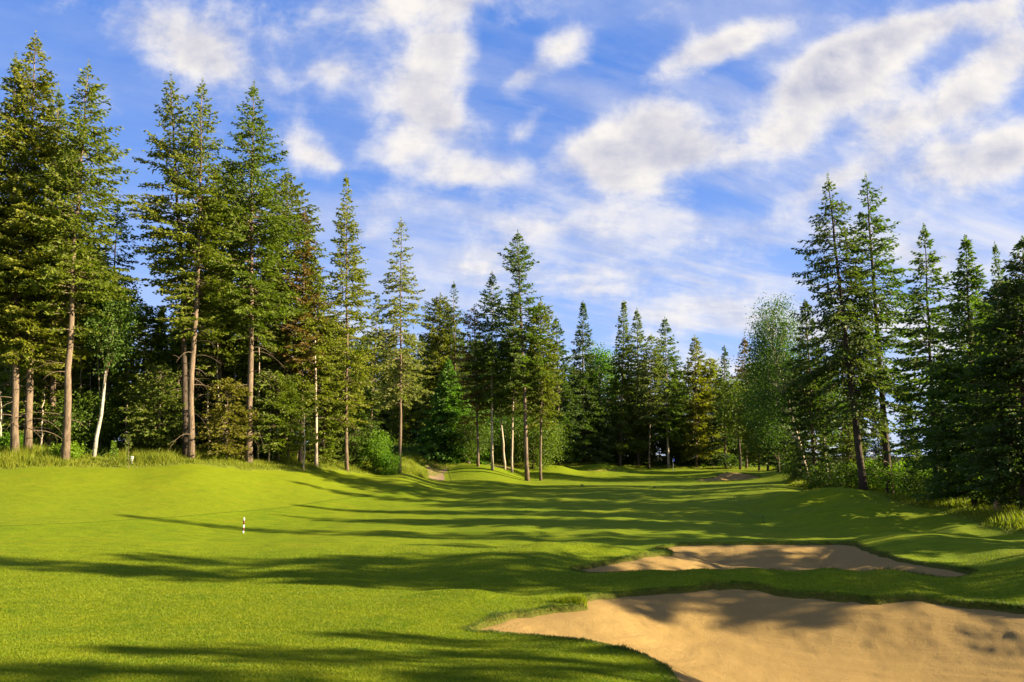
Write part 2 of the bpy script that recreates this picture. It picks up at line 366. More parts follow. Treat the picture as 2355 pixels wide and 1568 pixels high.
def mat_ground():
    m_, g_, out = new_mat('ground_turf'); tc = g_.n('ShaderNodeTexCoord').outputs['Object']
    zn = g_.n('ShaderNodeAttribute', attribute_name='zone').outputs['Fac']
    big = g_.noise(tc, .12, 4, .6); mid = g_.noise(tc, .9, 5, .6); fine = g_.noise(tc, 14, 4, .7); mic = g_.noise(tc, 70, 3, .7)
    mp = g_.n('ShaderNodeMapping'); g_.put(mp.inputs[0], tc); mp.inputs['Rotation'].default_value = (0, 0, R(28)); mp.inputs['Scale'].default_value = (0.0640, 0.9600, 0.8000)
    mow = g_.noise(mp.outputs[0], 1.0, 3, .5)
    c = g_.mix(g_.mr(big, .35, .65), (0.0996, 0.1548, 0.0023), (0.1429, 0.1819, 0.0023))
    c = g_.mix(g_.m('MULTIPLY', g_.mr(mid, .35, .7), .5), c, (0.1602, 0.1742, 0.0033))
    c = g_.mix(g_.m('MULTIPLY', g_.mr(mow, .4, .6), .35), c, (0.1126, 0.1510, 0.0020))
    mp2 = g_.n('ShaderNodeMapping'); g_.put(mp2.inputs[0], tc); mp2.inputs['Rotation'].default_value = (0, 0, R(-14)); mp2.inputs['Scale'].default_value = (.5, 1.5, 1)
    pat = g_.noise(mp2.outputs[0], 1.6, 7, .72)
    c = g_.mix(g_.m('MULTIPLY', g_.mr(pat, .46, .66), .75), c, (0.0606, 0.1045, 0.0020))
    c = g_.mix(g_.m('MULTIPLY', g_.mr(g_.noise(tc, .35, 6, .7), .56, .72), .6), c, (0.1862, 0.1742, 0.0066))
    c = g_.mix(g_.m('MULTIPLY', g_.mr(fine, .45, .75), .45), c, (0.0295, 0.0590, 0.0020))
    c = g_.mix(g_.m('MULTIPLY', g_.mr(mic, .5, .8), .35), c, (0.1732, 0.2013, 0.0098))
    ct = g_.n('ShaderNodeAttribute', attribute_name='cut').outputs['Fac']
    c = g_.mix(g_.m('MULTIPLY', g_.mr(ct, .03, -.05), g_.mr(g_.noise(tc, 2.2, 5, .7), .3, .75)), c, g_.mix(pat, (0.1039, 0.1432, 0.0039), (0.1602, 0.1742, 0.0066)))
    c = g_.mix(g_.mr(g_.m('ABSOLUTE', ct), .10, .02), c, (0.0480, 0.0800, 0.0032))
    lp = g_.n('ShaderNodeAttribute', attribute_name='lip').outputs['Fac']
    c = g_.mix(g_.m('MULTIPLY', lp, .9), c, g_.mix(g_.mr(fine, .4, .6), (0.0440, 0.0360, 0.0096), (0.0680, 0.0720, 0.0096)))
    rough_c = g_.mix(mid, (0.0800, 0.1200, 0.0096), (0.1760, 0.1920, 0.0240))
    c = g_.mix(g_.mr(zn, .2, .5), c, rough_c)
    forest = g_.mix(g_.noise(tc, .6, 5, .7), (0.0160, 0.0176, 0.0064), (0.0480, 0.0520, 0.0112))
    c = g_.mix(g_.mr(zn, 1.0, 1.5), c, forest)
    h = g_.m('ADD', g_.m('MULTIPLY', fine, 1.0), g_.m('MULTIPLY', mic, .6))
    p_ = principled(g_, out, c, .9, h, .6, .03, .08)
    b2 = g_.n('ShaderNodeBump'); g_.put(b2.inputs['Height'], pat); b2.inputs['Strength'].default_value = .5; b2.inputs['Distance'].default_value = .08
    b1 = p_.inputs['Normal'].links[0].from_node; g_.put(b1.inputs['Normal'], b2.outputs[0]); return m_
def mat_sand():
    m_, g_, out = new_mat('bunker_sand'); tc = g_.n('ShaderNodeTexCoord').outputs['Object']
    ed = g_.n('ShaderNodeAttribute', attribute_name='edge').outputs['Fac']
    n1 = g_.noise(tc, .7, 4, .6); n2 = g_.noise(tc, 9, 5, .75); n3 = g_.noise(tc, 45, 3, .7)
    c = g_.mix(n1, (0.2320, 0.1536, 0.0528), (0.2840, 0.1920, 0.0704))
    c = g_.mix(g_.m('MULTIPLY', g_.mr(n2, .45, .8), .35), c, (0.1968, 0.1181, 0.0361))
    # rake lines follow the rim
    wv = g_.n('ShaderNodeMath', operation='SINE'); g_.put(wv.inputs[0], g_.m('ADD', g_.m('MULTIPLY', ed, 34.0), g_.m('MULTIPLY', g_.noise(tc, .5, 3), 16)))
    rk = g_.m('MULTIPLY', wv.outputs[0], g_.mr(g_.noise(tc, .55, 3), .48, .62))
    h = g_.m('ADD', g_.m('ADD', g_.m('MULTIPLY', n2, .8), g_.m('MULTIPLY', n3, .8)), g_.m('MULTIPLY', rk, .06))
    principled(g_, out, c, .95, h, .9, .05, .05); return m_
def mat_leaf(name, ca, cb, cc, trans=.45, vs=.55, obvar=.12, rough=.6):
    """ca..cb clump colours, cc fine flecks spread by noise"""
    m_, g_, out = new_mat(name); tc = g_.n('ShaderNodeTexCoord').outputs['Object']
    oi = g_.n('ShaderNodeObjectInfo').outputs['Random']
    n1 = g_.noise(tc, vs, 3, .6); n2 = g_.noise(tc, 5.0, 2, .6)
    c = g_.mix(g_.mr(n1, .35, .65), ca, cb)
    c = g_.mix(g_.m('MULTIPLY', g_.mr(n2, .45, .7), .7), c, cc)
    hsv = g_.n('ShaderNodeHueSaturation'); g_.put(hsv.inputs['Color'], c)
    g_.put(hsv.inputs['Hue'], g_.m('ADD', g_.m('MULTIPLY', g_.m('SUBTRACT', oi, .5), -.035), .5))
    g_.put(hsv.inputs['Value'], g_.m('ADD', g_.m('MULTIPLY', g_.m('SUBTRACT', oi, .5), obvar * 2), 1.0))
    d = g_.n('ShaderNodeBsdfPrincipled'); g_.put(d.inputs['Base Color'], hsv.outputs[0]); d.inputs['Roughness'].default_value = rough; d.inputs['Specular IOR Level'].default_value = .25
    t = g_.n('ShaderNodeBsdfTranslucent'); g_.put(t.inputs[0], g_.mix(1.0, hsv.outputs[0], (1.1, 1.25, .5), 'MULTIPLY'))
    mx = g_.n('ShaderNodeMixShader'); mx.inputs[0].default_value = trans
    g_.nt.links.new(d.outputs[0], mx.inputs[1]); g_.nt.links.new(t.outputs[0], mx.inputs[2]); g_.nt.links.new(mx.outputs[0], out.inputs[0])
    return m_
def mat_bark(name, ca, cb, sc_=3.0, white=False):
    m_, g_, out = new_mat(name); tc = g_.n('ShaderNodeTexCoord').outputs['Object']
    mp = g_.n('ShaderNodeMapping'); g_.put(mp.inputs[0], tc); mp.inputs['Scale'].default_value = (1, 1, 3.0 if white else .22)
    n1 = g_.noise(mp.outputs[0], sc_ * 3, 5, .7, .5); n2 = g_.noise(tc, .5, 3)
    c = g_.mix(g_.mr(n1, .38, .62), ca, cb)
    c = g_.mix(g_.m('MULTIPLY', g_.mr(n2, .4, .7), .45), c, tuple(x * 1.35 for x in cb))
    principled(g_, out, c, .9, n1, .9, .06, .1); return m_
M = dict(
    ground=mat_ground(), sand=mat_sand(),
    fir=mat_leaf('fir_needles', (0.0754, 0.1086, 0.0101), (0.1334, 0.1638, 0.0120), (0.1978, 0.2208, 0.0184)),
    firb=mat_leaf('fir_needles_olive', (0.0902, 0.1141, 0.0101), (0.1518, 0.1674, 0.0129), (0.2162, 0.2171, 0.0184)),
    spruce=mat_leaf('spruce_needles', (0.0534, 0.0902, 0.0120), (0.0920, 0.1334, 0.0147), (0.1426, 0.1840, 0.0202)),
    dark=mat_leaf('dark_needles', (0.0368, 0.0662, 0.0110), (0.0644, 0.0957, 0.0129), (0.1030, 0.1334, 0.0184)),
    cedar=mat_leaf('cedar_sprays', (0.0560, 0.1280, 0.0128), (0.1040, 0.1920, 0.0144), (0.1600, 0.2480, 0.0208)),
    pale=mat_leaf('pine_needles_pale', (0.0960, 0.1320, 0.0320), (0.1480, 0.1720, 0.0360), (0.2000, 0.2120, 0.0480)),
    yellow=mat_leaf('yellowing_needles', (0.0880, 0.0960, 0.0080), (0.1400, 0.1360, 0.0112), (0.1840, 0.1600, 0.0160)),
    brown=mat_leaf('browning_needles', (0.1104, 0.0690, 0.0166), (0.1748, 0.1104, 0.0230), (0.1196, 0.1104, 0.0184)),
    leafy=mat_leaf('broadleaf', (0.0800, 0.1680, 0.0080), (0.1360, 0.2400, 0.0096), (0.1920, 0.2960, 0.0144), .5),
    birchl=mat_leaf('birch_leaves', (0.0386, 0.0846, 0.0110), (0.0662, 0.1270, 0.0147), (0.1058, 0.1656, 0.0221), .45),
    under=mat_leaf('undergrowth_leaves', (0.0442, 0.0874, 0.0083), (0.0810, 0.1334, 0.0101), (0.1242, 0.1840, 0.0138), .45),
    fringe=mat_leaf('fringe_blades', (0.0394, 0.0754, 0.0053), (0.0689, 0.1082, 0.0066), (0.1312, 0.1115, 0.0328), .4, 2.5, 0),
    blade=mat_leaf('turf_blades', (0.1039, 0.1664, 0.0033), (0.1602, 0.2051, 0.0033), (0.2165, 0.2400, 0.0078), .45, .8, 0),
    tall=mat_leaf('tall_grass_blades', (0.1378, 0.1870, 0.0092), (0.1902, 0.2230, 0.0131), (0.2427, 0.2427, 0.0328), .5, .5, 0),
    bark=mat_bark('fir_bark', (0.0585, 0.0421, 0.0281), (0.1677, 0.1232, 0.0842)),
    barkd=mat_bark('dark_bark', (0.0273, 0.0203, 0.0156), (0.0780, 0.0585, 0.0429)),
    barkp=mat_bark('pale_bark', (.20, .155, .11), (.40, .33, .25)),
    birch=mat_bark('birch_bark', (0.1560, 0.1404, 0.1092), (0.3900, 0.3588, 0.3042), 1.2, True),
    twig=mat_bark('twigs', (0.0702, 0.0507, 0.0351), (0.1560, 0.1170, 0.0780)),
    white=plain('white_paint', (0.6396, 0.6396, 0.6240), .5, .04), blackp=plain('black_paint', (0.0156, 0.0156, 0.0172), .5), blue=plain('blue_cloth', (0.0078, 0.0234, 0.3900), .7, .15),
    pole=plain('pole_metal', (0.4836, 0.4680, 0.4290), .4), green=plain('green_paint', (0.0234, 0.0546, 0.0234), .6), dirt=plain('path_dirt', (0.1794, 0.1209, 0.0663), .95, .3, 3.0),
    wood=plain('broken_wood', (.50, .30, .14), .8, .3, 6.0), redp=plain('red_paint', (.09, .012, .012), .5),
)

# ------------------------------------------------------------------ ground sheet
def hit(u, v, y0=8.0, y1=110.0):
    a_, b_, c_ = ray(u, v); ys = np.linspace(y0, y1, 700); t = ys / b_
    g_ = gza(a_ * t, ys) - c_ * t; k = np.argmax(g_ > 0); return (a_ * t[k], ys[k])
CUT = [hit(u, v) for u, v in [(-250,1214),(0,1210),(150,1204),(300,1195),(450,1185),(600,1172),(700,1160),(790,1147),(880,1132),(960,1117),(1010,1108)]]
CUTP = smooth_poly(CUT, 4)[:-4]; CUTP = np.vstack([CUTP, [(-9, 95), (-70, 95), (-70, CUT[0][1])]])
th = np.concatenate([np.linspace(-180, -56, 63)[:-1], np.linspace(-56, 56, 1100), np.linspace(56, 180, 63)[1:-1]]) * math.pi / 180
rr_ = np.concatenate([[0.5, 1.5, 3], np.geomspace(4.5, 140, 760), np.geomspace(140, 3000, 40)[1:]])
TH, RR = np.meshgrid(th, rr_)
GX = RR * np.sin(TH); GY = RR * np.cos(TH)
GZ = ground_h(GX, GY)
nr, na = GX.shape
ld = np.full(GX.shape, 30.0); near = np.hypot(GX, GY - 50) < 140; ld[near] = lawn_d(GX[near], GY[near])
ldn = ld + (fnoise(GX * .5, GY * .5, 4) - .47) * 2.0
lipv = np.zeros(GX.shape)
for i in range(len(BUNK)): lipv = np.maximum(lipv, 1 - sstep(bunk_d(GX, GY, i), .02, .15))
cutd = np.full(GX.shape, 9.0); cutd[near] = sdf(GX[near], GY[near], CUTP)
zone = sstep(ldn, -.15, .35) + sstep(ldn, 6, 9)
GZ = GZ + np.where(ldn > 1, (fnoise(GX * .8, GY * .8, 3) - .45) * .25 * sstep(ldn, 1, 4), 0)
idx = np.arange(nr * na).reshape(nr, na)
i0 = idx[:-1, :]; i1 = idx[1:, :]
F = np.stack([i0, np.roll(i0, -1, 1), np.roll(i1, -1, 1), i1], -1).reshape(-1, 4)
Vg = np.stack([GX, GY, GZ], -1).reshape(-1, 3)
cen = len(Vg); Vg = np.vstack([Vg, [0, 0, gz(0, 0)]])
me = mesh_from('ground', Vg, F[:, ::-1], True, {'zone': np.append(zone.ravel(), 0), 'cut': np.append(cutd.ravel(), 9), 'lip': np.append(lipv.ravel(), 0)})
tag(obj('ground', me, M['ground']), kind='structure')
print('ground', time.time() - _T0)

# sand sheets, one per bunker, lying in the hollows of the ground
def sand_sheet(i, step):
    P_ = BUNK[i][0]
    if i < 2:
        x0, x1, y0, y1 = P_[:, 0].min() - .5, P_[:, 0].max() + .5, P_[:, 1].min() - .5, P_[:, 1].max() + .5
    else: x0, x1, y0, y1 = P_[:, 0].min() - .5, P_[:, 0].max() + .5, P_[:, 1].min() - .5, P_[:, 1].max() + .5
    xs = np.arange(x0, x1, step); ys = np.arange(y0, y1, step)
    X, Y = np.meshgrid(xs, ys); d = bunk_d(X, Y, i)
    Z = base_h(X, Y) + (fnoise(X * .35, Y * .35, 3) - .45) * .10 + .0 - bowl(d, i)
    Z += (fnoise(X * 1.3, Y * 1.3, 4) - .47) * .07 * sstep(-d, .1, 1.0) + np.sin(d * 11) * .006 * sstep(-d, .2, .6)
    Z -= .25 * sstep(d, .0, .25)
    I = np.arange(X.size).reshape(X.shape)
    keep = (np.minimum(np.minimum(d[:-1, :-1], d[1:, :-1]), np.minimum(d[:-1, 1:], d[1:, 1:])) < .22)
    F = np.stack([I[:-1, :-1], I[:-1, 1:], I[1:, 1:], I[1:, :-1]], -1)[keep]
    used = np.unique(F); mp = np.full(X.size, -1); mp[used] = np.arange(len(used))
    V = np.stack([X, Y, Z], -1).reshape(-1, 3)[used]
    m_ = mesh_from('sand_bunker', V, mp[F], True, {'edge': d.ravel()[used]})
    return tag(obj('sand_bunker', m_, M['sand']), kind='structure')
for i, st in enumerate((.07, .11, .25, .25)): sand_sheet(i, st)

# dirt cart path and worn patches, each a thin sheet over the ground
def strip(name, pts, w, mat, dz=.02, seg=40):
    pts = np.array([p[:2] for p in pts], float); t = np.linspace(0, len(pts) - 1, seg)
    c = np.stack([np.interp(t, range(len(pts)), pts[:, k]) for k in (0, 1)], -1)
    d = np.gradient(c, axis=0); d /= np.linalg.norm(d, axis=1)[:, None]; nrm = np.stack([-d[:, 1], d[:, 0]], -1)
    ww = w * (1 + (fnoise(t * 1.3, t * 0 + 3, 3) - .47) * .9)
    k = np.linspace(-1, 1, 9)
    Pp = c[:, None] + nrm[:, None] * (k[None, :, None] * ww[:, None, None])
    Z = gza(Pp[..., 0], Pp[..., 1]) + dz
    V = np.concatenate([Pp, Z[..., None]], -1).reshape(-1, 3)
    I = np.arange(seg * 9).reshape(seg, 9)
    F = np.stack([I[:-1, :-1], I[:-1, 1:], I[1:, 1:], I[1:, :-1]], -1).reshape(-1, 4)
    return tag(obj(name, mesh_from(name, V, F, True), mat), kind='structure')
strip('dirt_path', [PY(1000,1106,76), PY(1004,1096,79), PY(1000,1086,83), PY(1010,1078,88), PY(1035,1074,95)], 1.1, M['dirt'], .04)
strip('bare_soil_patch', [PY(1122,1078,90), PY(1145,1077,91), PY(1175,1078,92)], .8, M['dirt'], .04)

# ------------------------------------------------------------------ trees
def frame_vecs(d):
    d = d / (np.linalg.norm(d, axis=-1, keepdims=True) + 1e-9)
    return d
def sprays(P, Dr, L, Wd, rs):
    """leaf clumps: for each base point P a pair of thin tapered faces along Dr; returns V,F"""
    n = len(P); Dr = frame_vecs(Dr)
    rnd = rs.normal(size=(n, 3)); side = np.cross(Dr, rnd); side /= np.linalg.norm(side, axis=1)[:, None] + 1e-9
    L = np.asarray(L)[:, None]; Wd = np.asarray(Wd)[:, None]
    a_ = P; m1 = P + Dr * L * .45 + side * Wd; m2 = P + Dr * L * .45 - side * Wd; tip = P + Dr * L
    V = np.stack([a_, m1, tip, m2], 1).reshape(-1, 3); k = np.arange(n)[:, None] * 4
    F = np.concatenate([k + [0, 1, 2], k + [0, 2, 3]], 1).reshape(-1, 3)
    return V, F
PROF = {
    'fir':    lambda t: np.interp(t, [0, .12, .35, .6, .8, .93, 1], [.55, .95, 1.0, .72, .42, .2, .03]),
    'spire':  lambda t: np.interp(t, [0, .1, .3, .6, .85, 1], [.6, .95, 1.0, .70, .32, .03]),
    'cone':   lambda t: np.interp(t, [0, .06, .25, .6, .85, 1], [.75, 1.0, .88, .50, .20, .02]),
    'column': lambda t: np.interp(t, [0, .12, .5, .8, .94, 1], [.6, .9, 1.0, .75, .42, .05]),
    'pine':   lambda t: np.interp(t, [0, .15, .4, .7, .9, 1], [.7, 1.0, .95, .62, .32, .08]),
    'crook':  lambda t: np.interp(t, [0, .15, .45, .62, .68, .74, .78, .85, .93, 1], [.8, 1.0, .85, .55, .25, .3, .78, .55, .3, .03]),
}
def conifer(H, Rm, cb, prof='fir', nb=120, seed=0, gap=.25, full=1.95, droop=.15, up=.35, r0=None, spray=.36, dens=1.0, dead=0, lean=(0, 0), leafmat='fir', bark='bark', upper='twig', name='fir_tree', low_bare=0.0, asym=(0, 0), wobble=.006):
    spray *= .88; dens *= 1.12; rs = np.random.default_rng(seed); r0 = .60 * (r0 or (.012 * H + .03)); nb = int(nb * full)
    # trunk
    nz = 18; t = np.linspace(0, 1, nz) ** .9
    wob = np.cumsum(rs.normal(0, wobble * H, (nz, 2)), 0) * .18; wob -= wob[0]
    cx = lean[0] * t + (wob[:, 0] - wob[-1, 0] * t); cy = lean[1] * t + (wob[:, 1] - wob[-1, 1] * t)
    pts = np.stack([cx, cy, t * H - .3 * (t == 0)], -1)
    rad = r0 * ((1 - t) ** .8 + .02) * (1 + .3 * np.exp(-t * H / .4))
    G = Geo(); G.tube(pts, rad, 9, .05)
    V, F = G.arr(); tm = mesh_from('trunk', V, F, True); tm.materials.append(M[bark])
    axis = lambda z: np.stack([np.interp(z, pts[:, 2], pts[:, 0]), np.interp(z, pts[:, 2], pts[:, 1]), z], -1)
    # branches
    ts = np.sort(rs.random(nb) ** .95); hs = cb * H + (H * .985 - cb * H) * ts
    pr = PROF[prof](ts)
    az = (np.arange(nb) * 2.4 + rs.normal(0, .5, nb)) % (2 * math.pi)
    cl = np.sin(az * 2 + hs * .9 + seed) * np.sin(hs * 1.7 + seed * 1.3 + az) ; Lb = 1.12 * Rm * pr * (.90 + .26 * cl * (gap * 2.2)) * rs.uniform(.72, 1.15, nb)
    Lb *= 1 + asym[0] * np.cos(az) + asym[1] * np.sin(az)
    Lb = np.maximum(Lb, .12)
    keep = rs.random(nb) > gap * .5 * (1 - ts); hs, ts, az, Lb = hs[keep], ts[keep], az[keep], Lb[keep]
    BG = Geo(); P_, D_, L_, W_ = [], [], [], []
    for h, tt, az_, L in zip(hs, ts, az, Lb):
        e0 = up * (tt ** 1.3) * 1.5 - droop * (1 - tt) + rs.normal(0, .07)
        dh = np.array([math.cos(az_), math.sin(az_), 0]); ph = np.array([-dh[1], dh[0], 0]); o = axis(np.array([h]))[0]
        bend = rs.normal(0, .12)
        def pos(s): return o + dh * (L * s)[:, None] + ph * (bend * L * s ** 2)[:, None] + np.array((0, 0, 1.)) * (L * (math.tan(e0) * s - droop * 1.2 * s ** 2 + droop * .9 * s ** 3.5))[:, None]
        sN = np.linspace(0, 1, 5); 
        if L > .5: BG.tube(pos(sN), (.012 + .011 * L) * (1 - sN * .85), 3, 0, False)
        nt_ = max(4, int(L / .17 * dens))
        s = rs.uniform(.10, 1, nt_) ** .8
        pp = pos(s)
        sd = np.where(rs.random(nt_) < .5, -1, 1)
        tl = np.minimum((.14 + .42 * L * (1.03 - s) ** .7 * rs.uniform(.5, 1.1, nt_)), 1.35) * (1 if L > .4 else .7)
        ang = rs.uniform(.55, 1.15, nt_)
        td = dh * np.cos(ang)[:, None] + ph * (sd * np.sin(ang))[:, None] + np.array((0, 0, 1.)) * (rs.normal(-.05 - droop * .8, .16, nt_))[:, None]
        ks = np.maximum(1, (tl / (spray * .50)).astype(int))
        rep = np.repeat(np.arange(nt_), ks); fr = np.concatenate([np.arange(k) / max(k, 1) for k in ks])
        b0 = pp[rep] + td[rep] * (tl[rep] * fr)[:, None] + rs.normal(0, .04, (len(rep), 3))
        dd = td[rep] + rs.normal(0, .38, (len(rep), 3)) + dh * .25
        dd[:, 2] -= droop * .7
        P_.append(b0); D_.append(dd); L_.append(spray * rs.uniform(.6, 1.25, len(rep))); W_.append(spray * rs.uniform(.16, .30, len(rep)))
        # extra along the spine
        n2 = max(3, int(L / (spray * .4))); s2 = rs.uniform(.12, 1, n2); p2 = pos(s2)
        d2 = dh + rs.normal(0, .55, (n2, 3)); P_.append(p2); D_.append(d2); L_.append(spray * rs.uniform(.6, 1.1, n2)); W_.append(spray * rs.uniform(.13, .22, n2))
    # leader tip
    nl = 26; hz = np.linspace(.955, 1.005, nl) * H; pl = axis(hz); dl = np.stack([np.cos(np.arange(nl) * 2.4), np.sin(np.arange(nl) * 2.4), np.full(nl, 1.1)], -1)
    P_.append(pl); D_.append(dl); L_.append(np.linspace(.38, .16, nl)); W_.append(np.full(nl, .045))
    CV_, CF_ = sprays(np.concatenate(P_), np.concatenate(D_), np.concatenate(L_), np.concatenate(W_), rs)
    # bare lower limbs
    for k in range(dead):
        h = H * rs.uniform(.05, max(.12, cb + .08)); az_ = rs.uniform(0, 6.28); L = rs.uniform(.35, .9) * Rm
        dh = np.array([math.cos(az_), math.sin(az_), 0]); s = np.linspace(0, 1, 7); o = axis(np.array([h]))[0]
        q = o + dh * (L * s)[:, None] + np.array((0, 0, 1.)) * (L * (.22 * s - rs.uniform(.2, .75) * s ** 2.2))[:, None]
        BG.tube(q, .035 * (1 - s * .8), 4, 0, False)
        for kk in range(3):
            i_ = rs.integers(2, 6); dd = dh + rs.normal(0, .6, 3); dd[2] -= .4; e = q[i_] + dd * .35 * L * rs.uniform(.4, 1)
            BG.tube(np.stack([q[i_], (q[i_] + e) / 2 + [0, 0, .05], e]), np.array([.014, .010, .005]), 3, 0, False)
    return tm, merged('crown', CV_, CF_, leafmat, BG, upper)
def merged(name, V1, F1, m1, BG, m2):
    n1 = len(F1)
    if BG is not None and BG.n:
        V2, F2 = BG.arr(); V1 = np.vstack([V1, V2]); F1 = np.vstack([F1, F2 + len(V1) - len(V2)])
    me = mesh_from(name, V1, F1); me.materials.append(M[m1]); me.materials.append(M[m2])
    mi = np.zeros(len(F1), np.int32); mi[n1:] = 1; me.polygons.foreach_set('material_index', mi)
    return me
def build_tree(name, parts, loc, label, cat='tree', group=None, rz=0.0):
    e = empty(name, loc, rz); tag(e, label, cat, group)
    for n_, m_ in zip(('trunk', 'crown'), parts):
        if m_ is not None: obj(n_, m_, None, e)
    return e
def place(name, label, ub, Y, ut, vt, hw, cb=.3, prof='fir', cat='fir tree', vtop_only=False, **kw):
    """stand a tree at depth Y over picture column ub, its tip towards (ut, vt); hw = crown half width in the same units"""
    z = -2.0
    for _ in range(4):
        x, _y, _ = W(ub, Y, z); z = gz(x, Y)
    top = PY(ut, vt, Y); H = top[2] - z
    hwm = hw / FP * Y
    kw.setdefault('r0', None)
    parts = conifer(H, hwm, cb, prof, lean=(top[0] - x, 0), **kw)
    TREES.append((x, Y, hwm))
    return build_tree(name, parts, (x, Y, z - .02), label, cat, kw.get('group'))
TREES = []
T = place
G1 = dict(dens=1.15)
# left stand --------------------------------------------------------------
T('fir_tree', 'very tall dense olive fir at the far left edge with the highest tip of all', 65, 51, 82, 75, 140, .19, 'fir', seed=1, nb=190, dens=1.3, gap=.12, leafmat='firb', dead=8, r0=.42)
T('fir_tree', 'tall fir with pale tip standing just left of the highest fir', 36, 50, 36, 122, 92, .21, 'fir', seed=2, nb=170, dens=1.2, gap=.15, leafmat='firb', dead=8, r0=.40)
T('fir_tree', 'tall leaning fir, tip bent right, long bare trunk beside the birch stem', 150, 50, 204, 140, 112, .30, 'fir', seed=3, nb=135, gap=.35, dens=1.0, asym=(.25, 0), leafmat='fir', bark='bark', dead=9, r0=.42, wobble=.012)
T('fir_tree', 'dense fir rising between the highest fir and the leaning fir', 118, 55, 135, 205, 88, .22, 'fir', seed=4, nb=150, gap=.15, leafmat='fir', dead=4)
T('fir_tree', 'tall fir cut by the left picture edge', -60, 49, -45, 150, 95, .28, 'fir', seed=5, nb=150, leafmat='firb', dead=4)
T('spruce_tree', 'dark thin spruce behind the gap right of the leaning fir', 245, 60, 272, 462, 62, .45, 'pine', seed=6, nb=80, gap=.3, leafmat='dark', bark='barkd', cat='spruce tree', dead=6)
T('fir_tree', 'open crowned tall fir with dark trunk, left of the close pair', 430, 55, 393, 170, 108, .36, 'fir', seed=7, nb=120, gap=.42, dens=.95, leafmat='fir', bark='barkd', dead=10, r0=.40, wobble=.01)
T('fir_tree', 'tall fir with pale trunk forming the right of the close pair', 440, 54, 466, 183, 96, .30, 'fir', seed=8, nb=135, gap=.3, leafmat='fir', dead=10, r0=.40, wobble=.01)
T('fir_tree', 'broad dense dark fir crown between the close pair and the spike topped fir', 500, 61, 520, 365, 85, .22, 'column', seed=9, nb=160, gap=.1, leafmat='fir', dead=3)
T('fir_tree', 'tall fir with thin spike top and thick bare trunk with peeling bark', 572, 57, 584, 187, 118, .30, 'fir', seed=10, nb=150, gap=.28, dens=1.05, leafmat='fir', dead=12, r0=.44)
T('fir_tree', 'dense fir right of the spike topped one with browned right side', 655, 62, 662, 392, 95, .20, 'column', seed=11, nb=170, gap=.12, leafmat='firb', dead=4)
T('fir_tree', 'shorter fir with rusty brown needles at the stand\'s right shoulder', 690, 61, 700, 480, 62, .35, 'fir', seed=12, nb=80, gap=.3, leafmat='brown', dead=2)
T('fir_tree', 'slim fir on a straight pale trunk beside the thin bare pole', 727, 62, 722, 590, 72, .28, 'spire', seed=13, nb=115, gap=.2, leafmat='fir', bark='barkp', dead=2, r0=.25)
T('fir_tree', 'isolated narrow fir standing against blue sky left of the bright bush', 798, 65, 796, 403, 72, .15, 'spire', seed=14, nb=175, gap=.22, droop=.12, leafmat='fir', dead=3, r0=.27)
T('spruce_tree', 'small pale spruce between the isolated fir and the layered pine', 850, 82, 868, 675, 45, .15, 'spire', seed=15, nb=90, leafmat='pale', spray=.45, cat='spruce tree')
T('pine_tree', 'layered airy pine with ragged cone hung tip and long bare stem', 918, 69, 922, 503, 66, .26, 'pine', seed=16, nb=100, gap=.25, droop=.22, up=.2, leafmat='pale', bark='bark', cat='pine tree', r0=.27, dens=1.1)
T('fir_tree', 'dark egg shaped fir with dense rounded top', 1003, 99, 1012, 673, 58, .15, 'column', seed=17, nb=150, gap=.05, leafmat='firb', bark='barkd', spray=.42, dens=1.1)
T('spruce_tree', 'sparse dark spruce with thin see-through top beside the egg shaped fir', 1046, 98, 1043, 648, 50, .30, 'spire', seed=18, nb=80, gap=.35, droop=.3, leafmat='dark', cat='spruce tree', spray=.40)
T('cedar_tree', 'bright green cedar with foliage down to the ground behind the cart path', 1036, 92, 1030, 822, 92, .0, 'cone', seed=19, nb=190, gap=.1, droop=.35, up=.1, leafmat='cedar', cat='cedar tree', spray=.5, dens=1.2, r0=.2)
T('spruce_tree', 'scraggly brownish spruce with broken nodding tip', 1099, 85, 1090, 705, 45, .25, 'column', seed=20, nb=75, gap=.4, leafmat='brown', cat='spruce tree', dead=8, spray=.4, asym=(-.2, 0))
T('fir_tree', 'pointed bright green spruce on a clean pale trunk', 1132, 84, 1131, 625, 62, .33, 'spire', seed=21, nb=120, gap=.15, leafmat='spruce', bark='barkp', cat='spruce tree', r0=.26, spray=.42)
T('fir_tree', 'shorter fir half hidden left of the tallest middle tree', 1177, 86, 1182, 682, 52, .30, 'spire', seed=22, nb=100, leafmat='spruce', bark='barkp', spray=.42, r0=.24)
T('fir_tree', 'tallest middle tree with a detached feathery top above a bare neck', 1212, 82, 1190, 530, 66, .36, 'crook', seed=23, nb=130, gap=.22, leafmat='spruce', bark='bark', r0=.42, spray=.42, asym=(.0, 0))
T('fir_tree', 'bushy olive fir leaning on the right of the tallest middle tree', 1243, 83, 1244, 690, 50, .28, 'column', seed=24, nb=130, gap=.2, leafmat='firb', bark='bark', r0=.26, spray=.42)
T('spruce_tree', 'dull spruce behind the bushy olive fir', 1285, 104, 1278, 728, 58, .05, 'spire', seed=25, nb=130, leafmat='dark', spray=.5, cat='spruce tree')
T('spruce_tree', 'dark cone shaped spruce standing alone against the sky behind the green', 1340, 112, 1340, 692, 68, .04, 'cone', seed=26, nb=170, gap=.15, droop=.3, leafmat='dark', spray=.52, cat='spruce tree')
T('spruce_tree', 'left of the twin topped spruces behind the green, the taller one', 1425, 115, 1434, 690, 58, .10, 'cone', seed=27, nb=160, droop=.2, leafmat='spruce', spray=.52, cat='spruce tree')
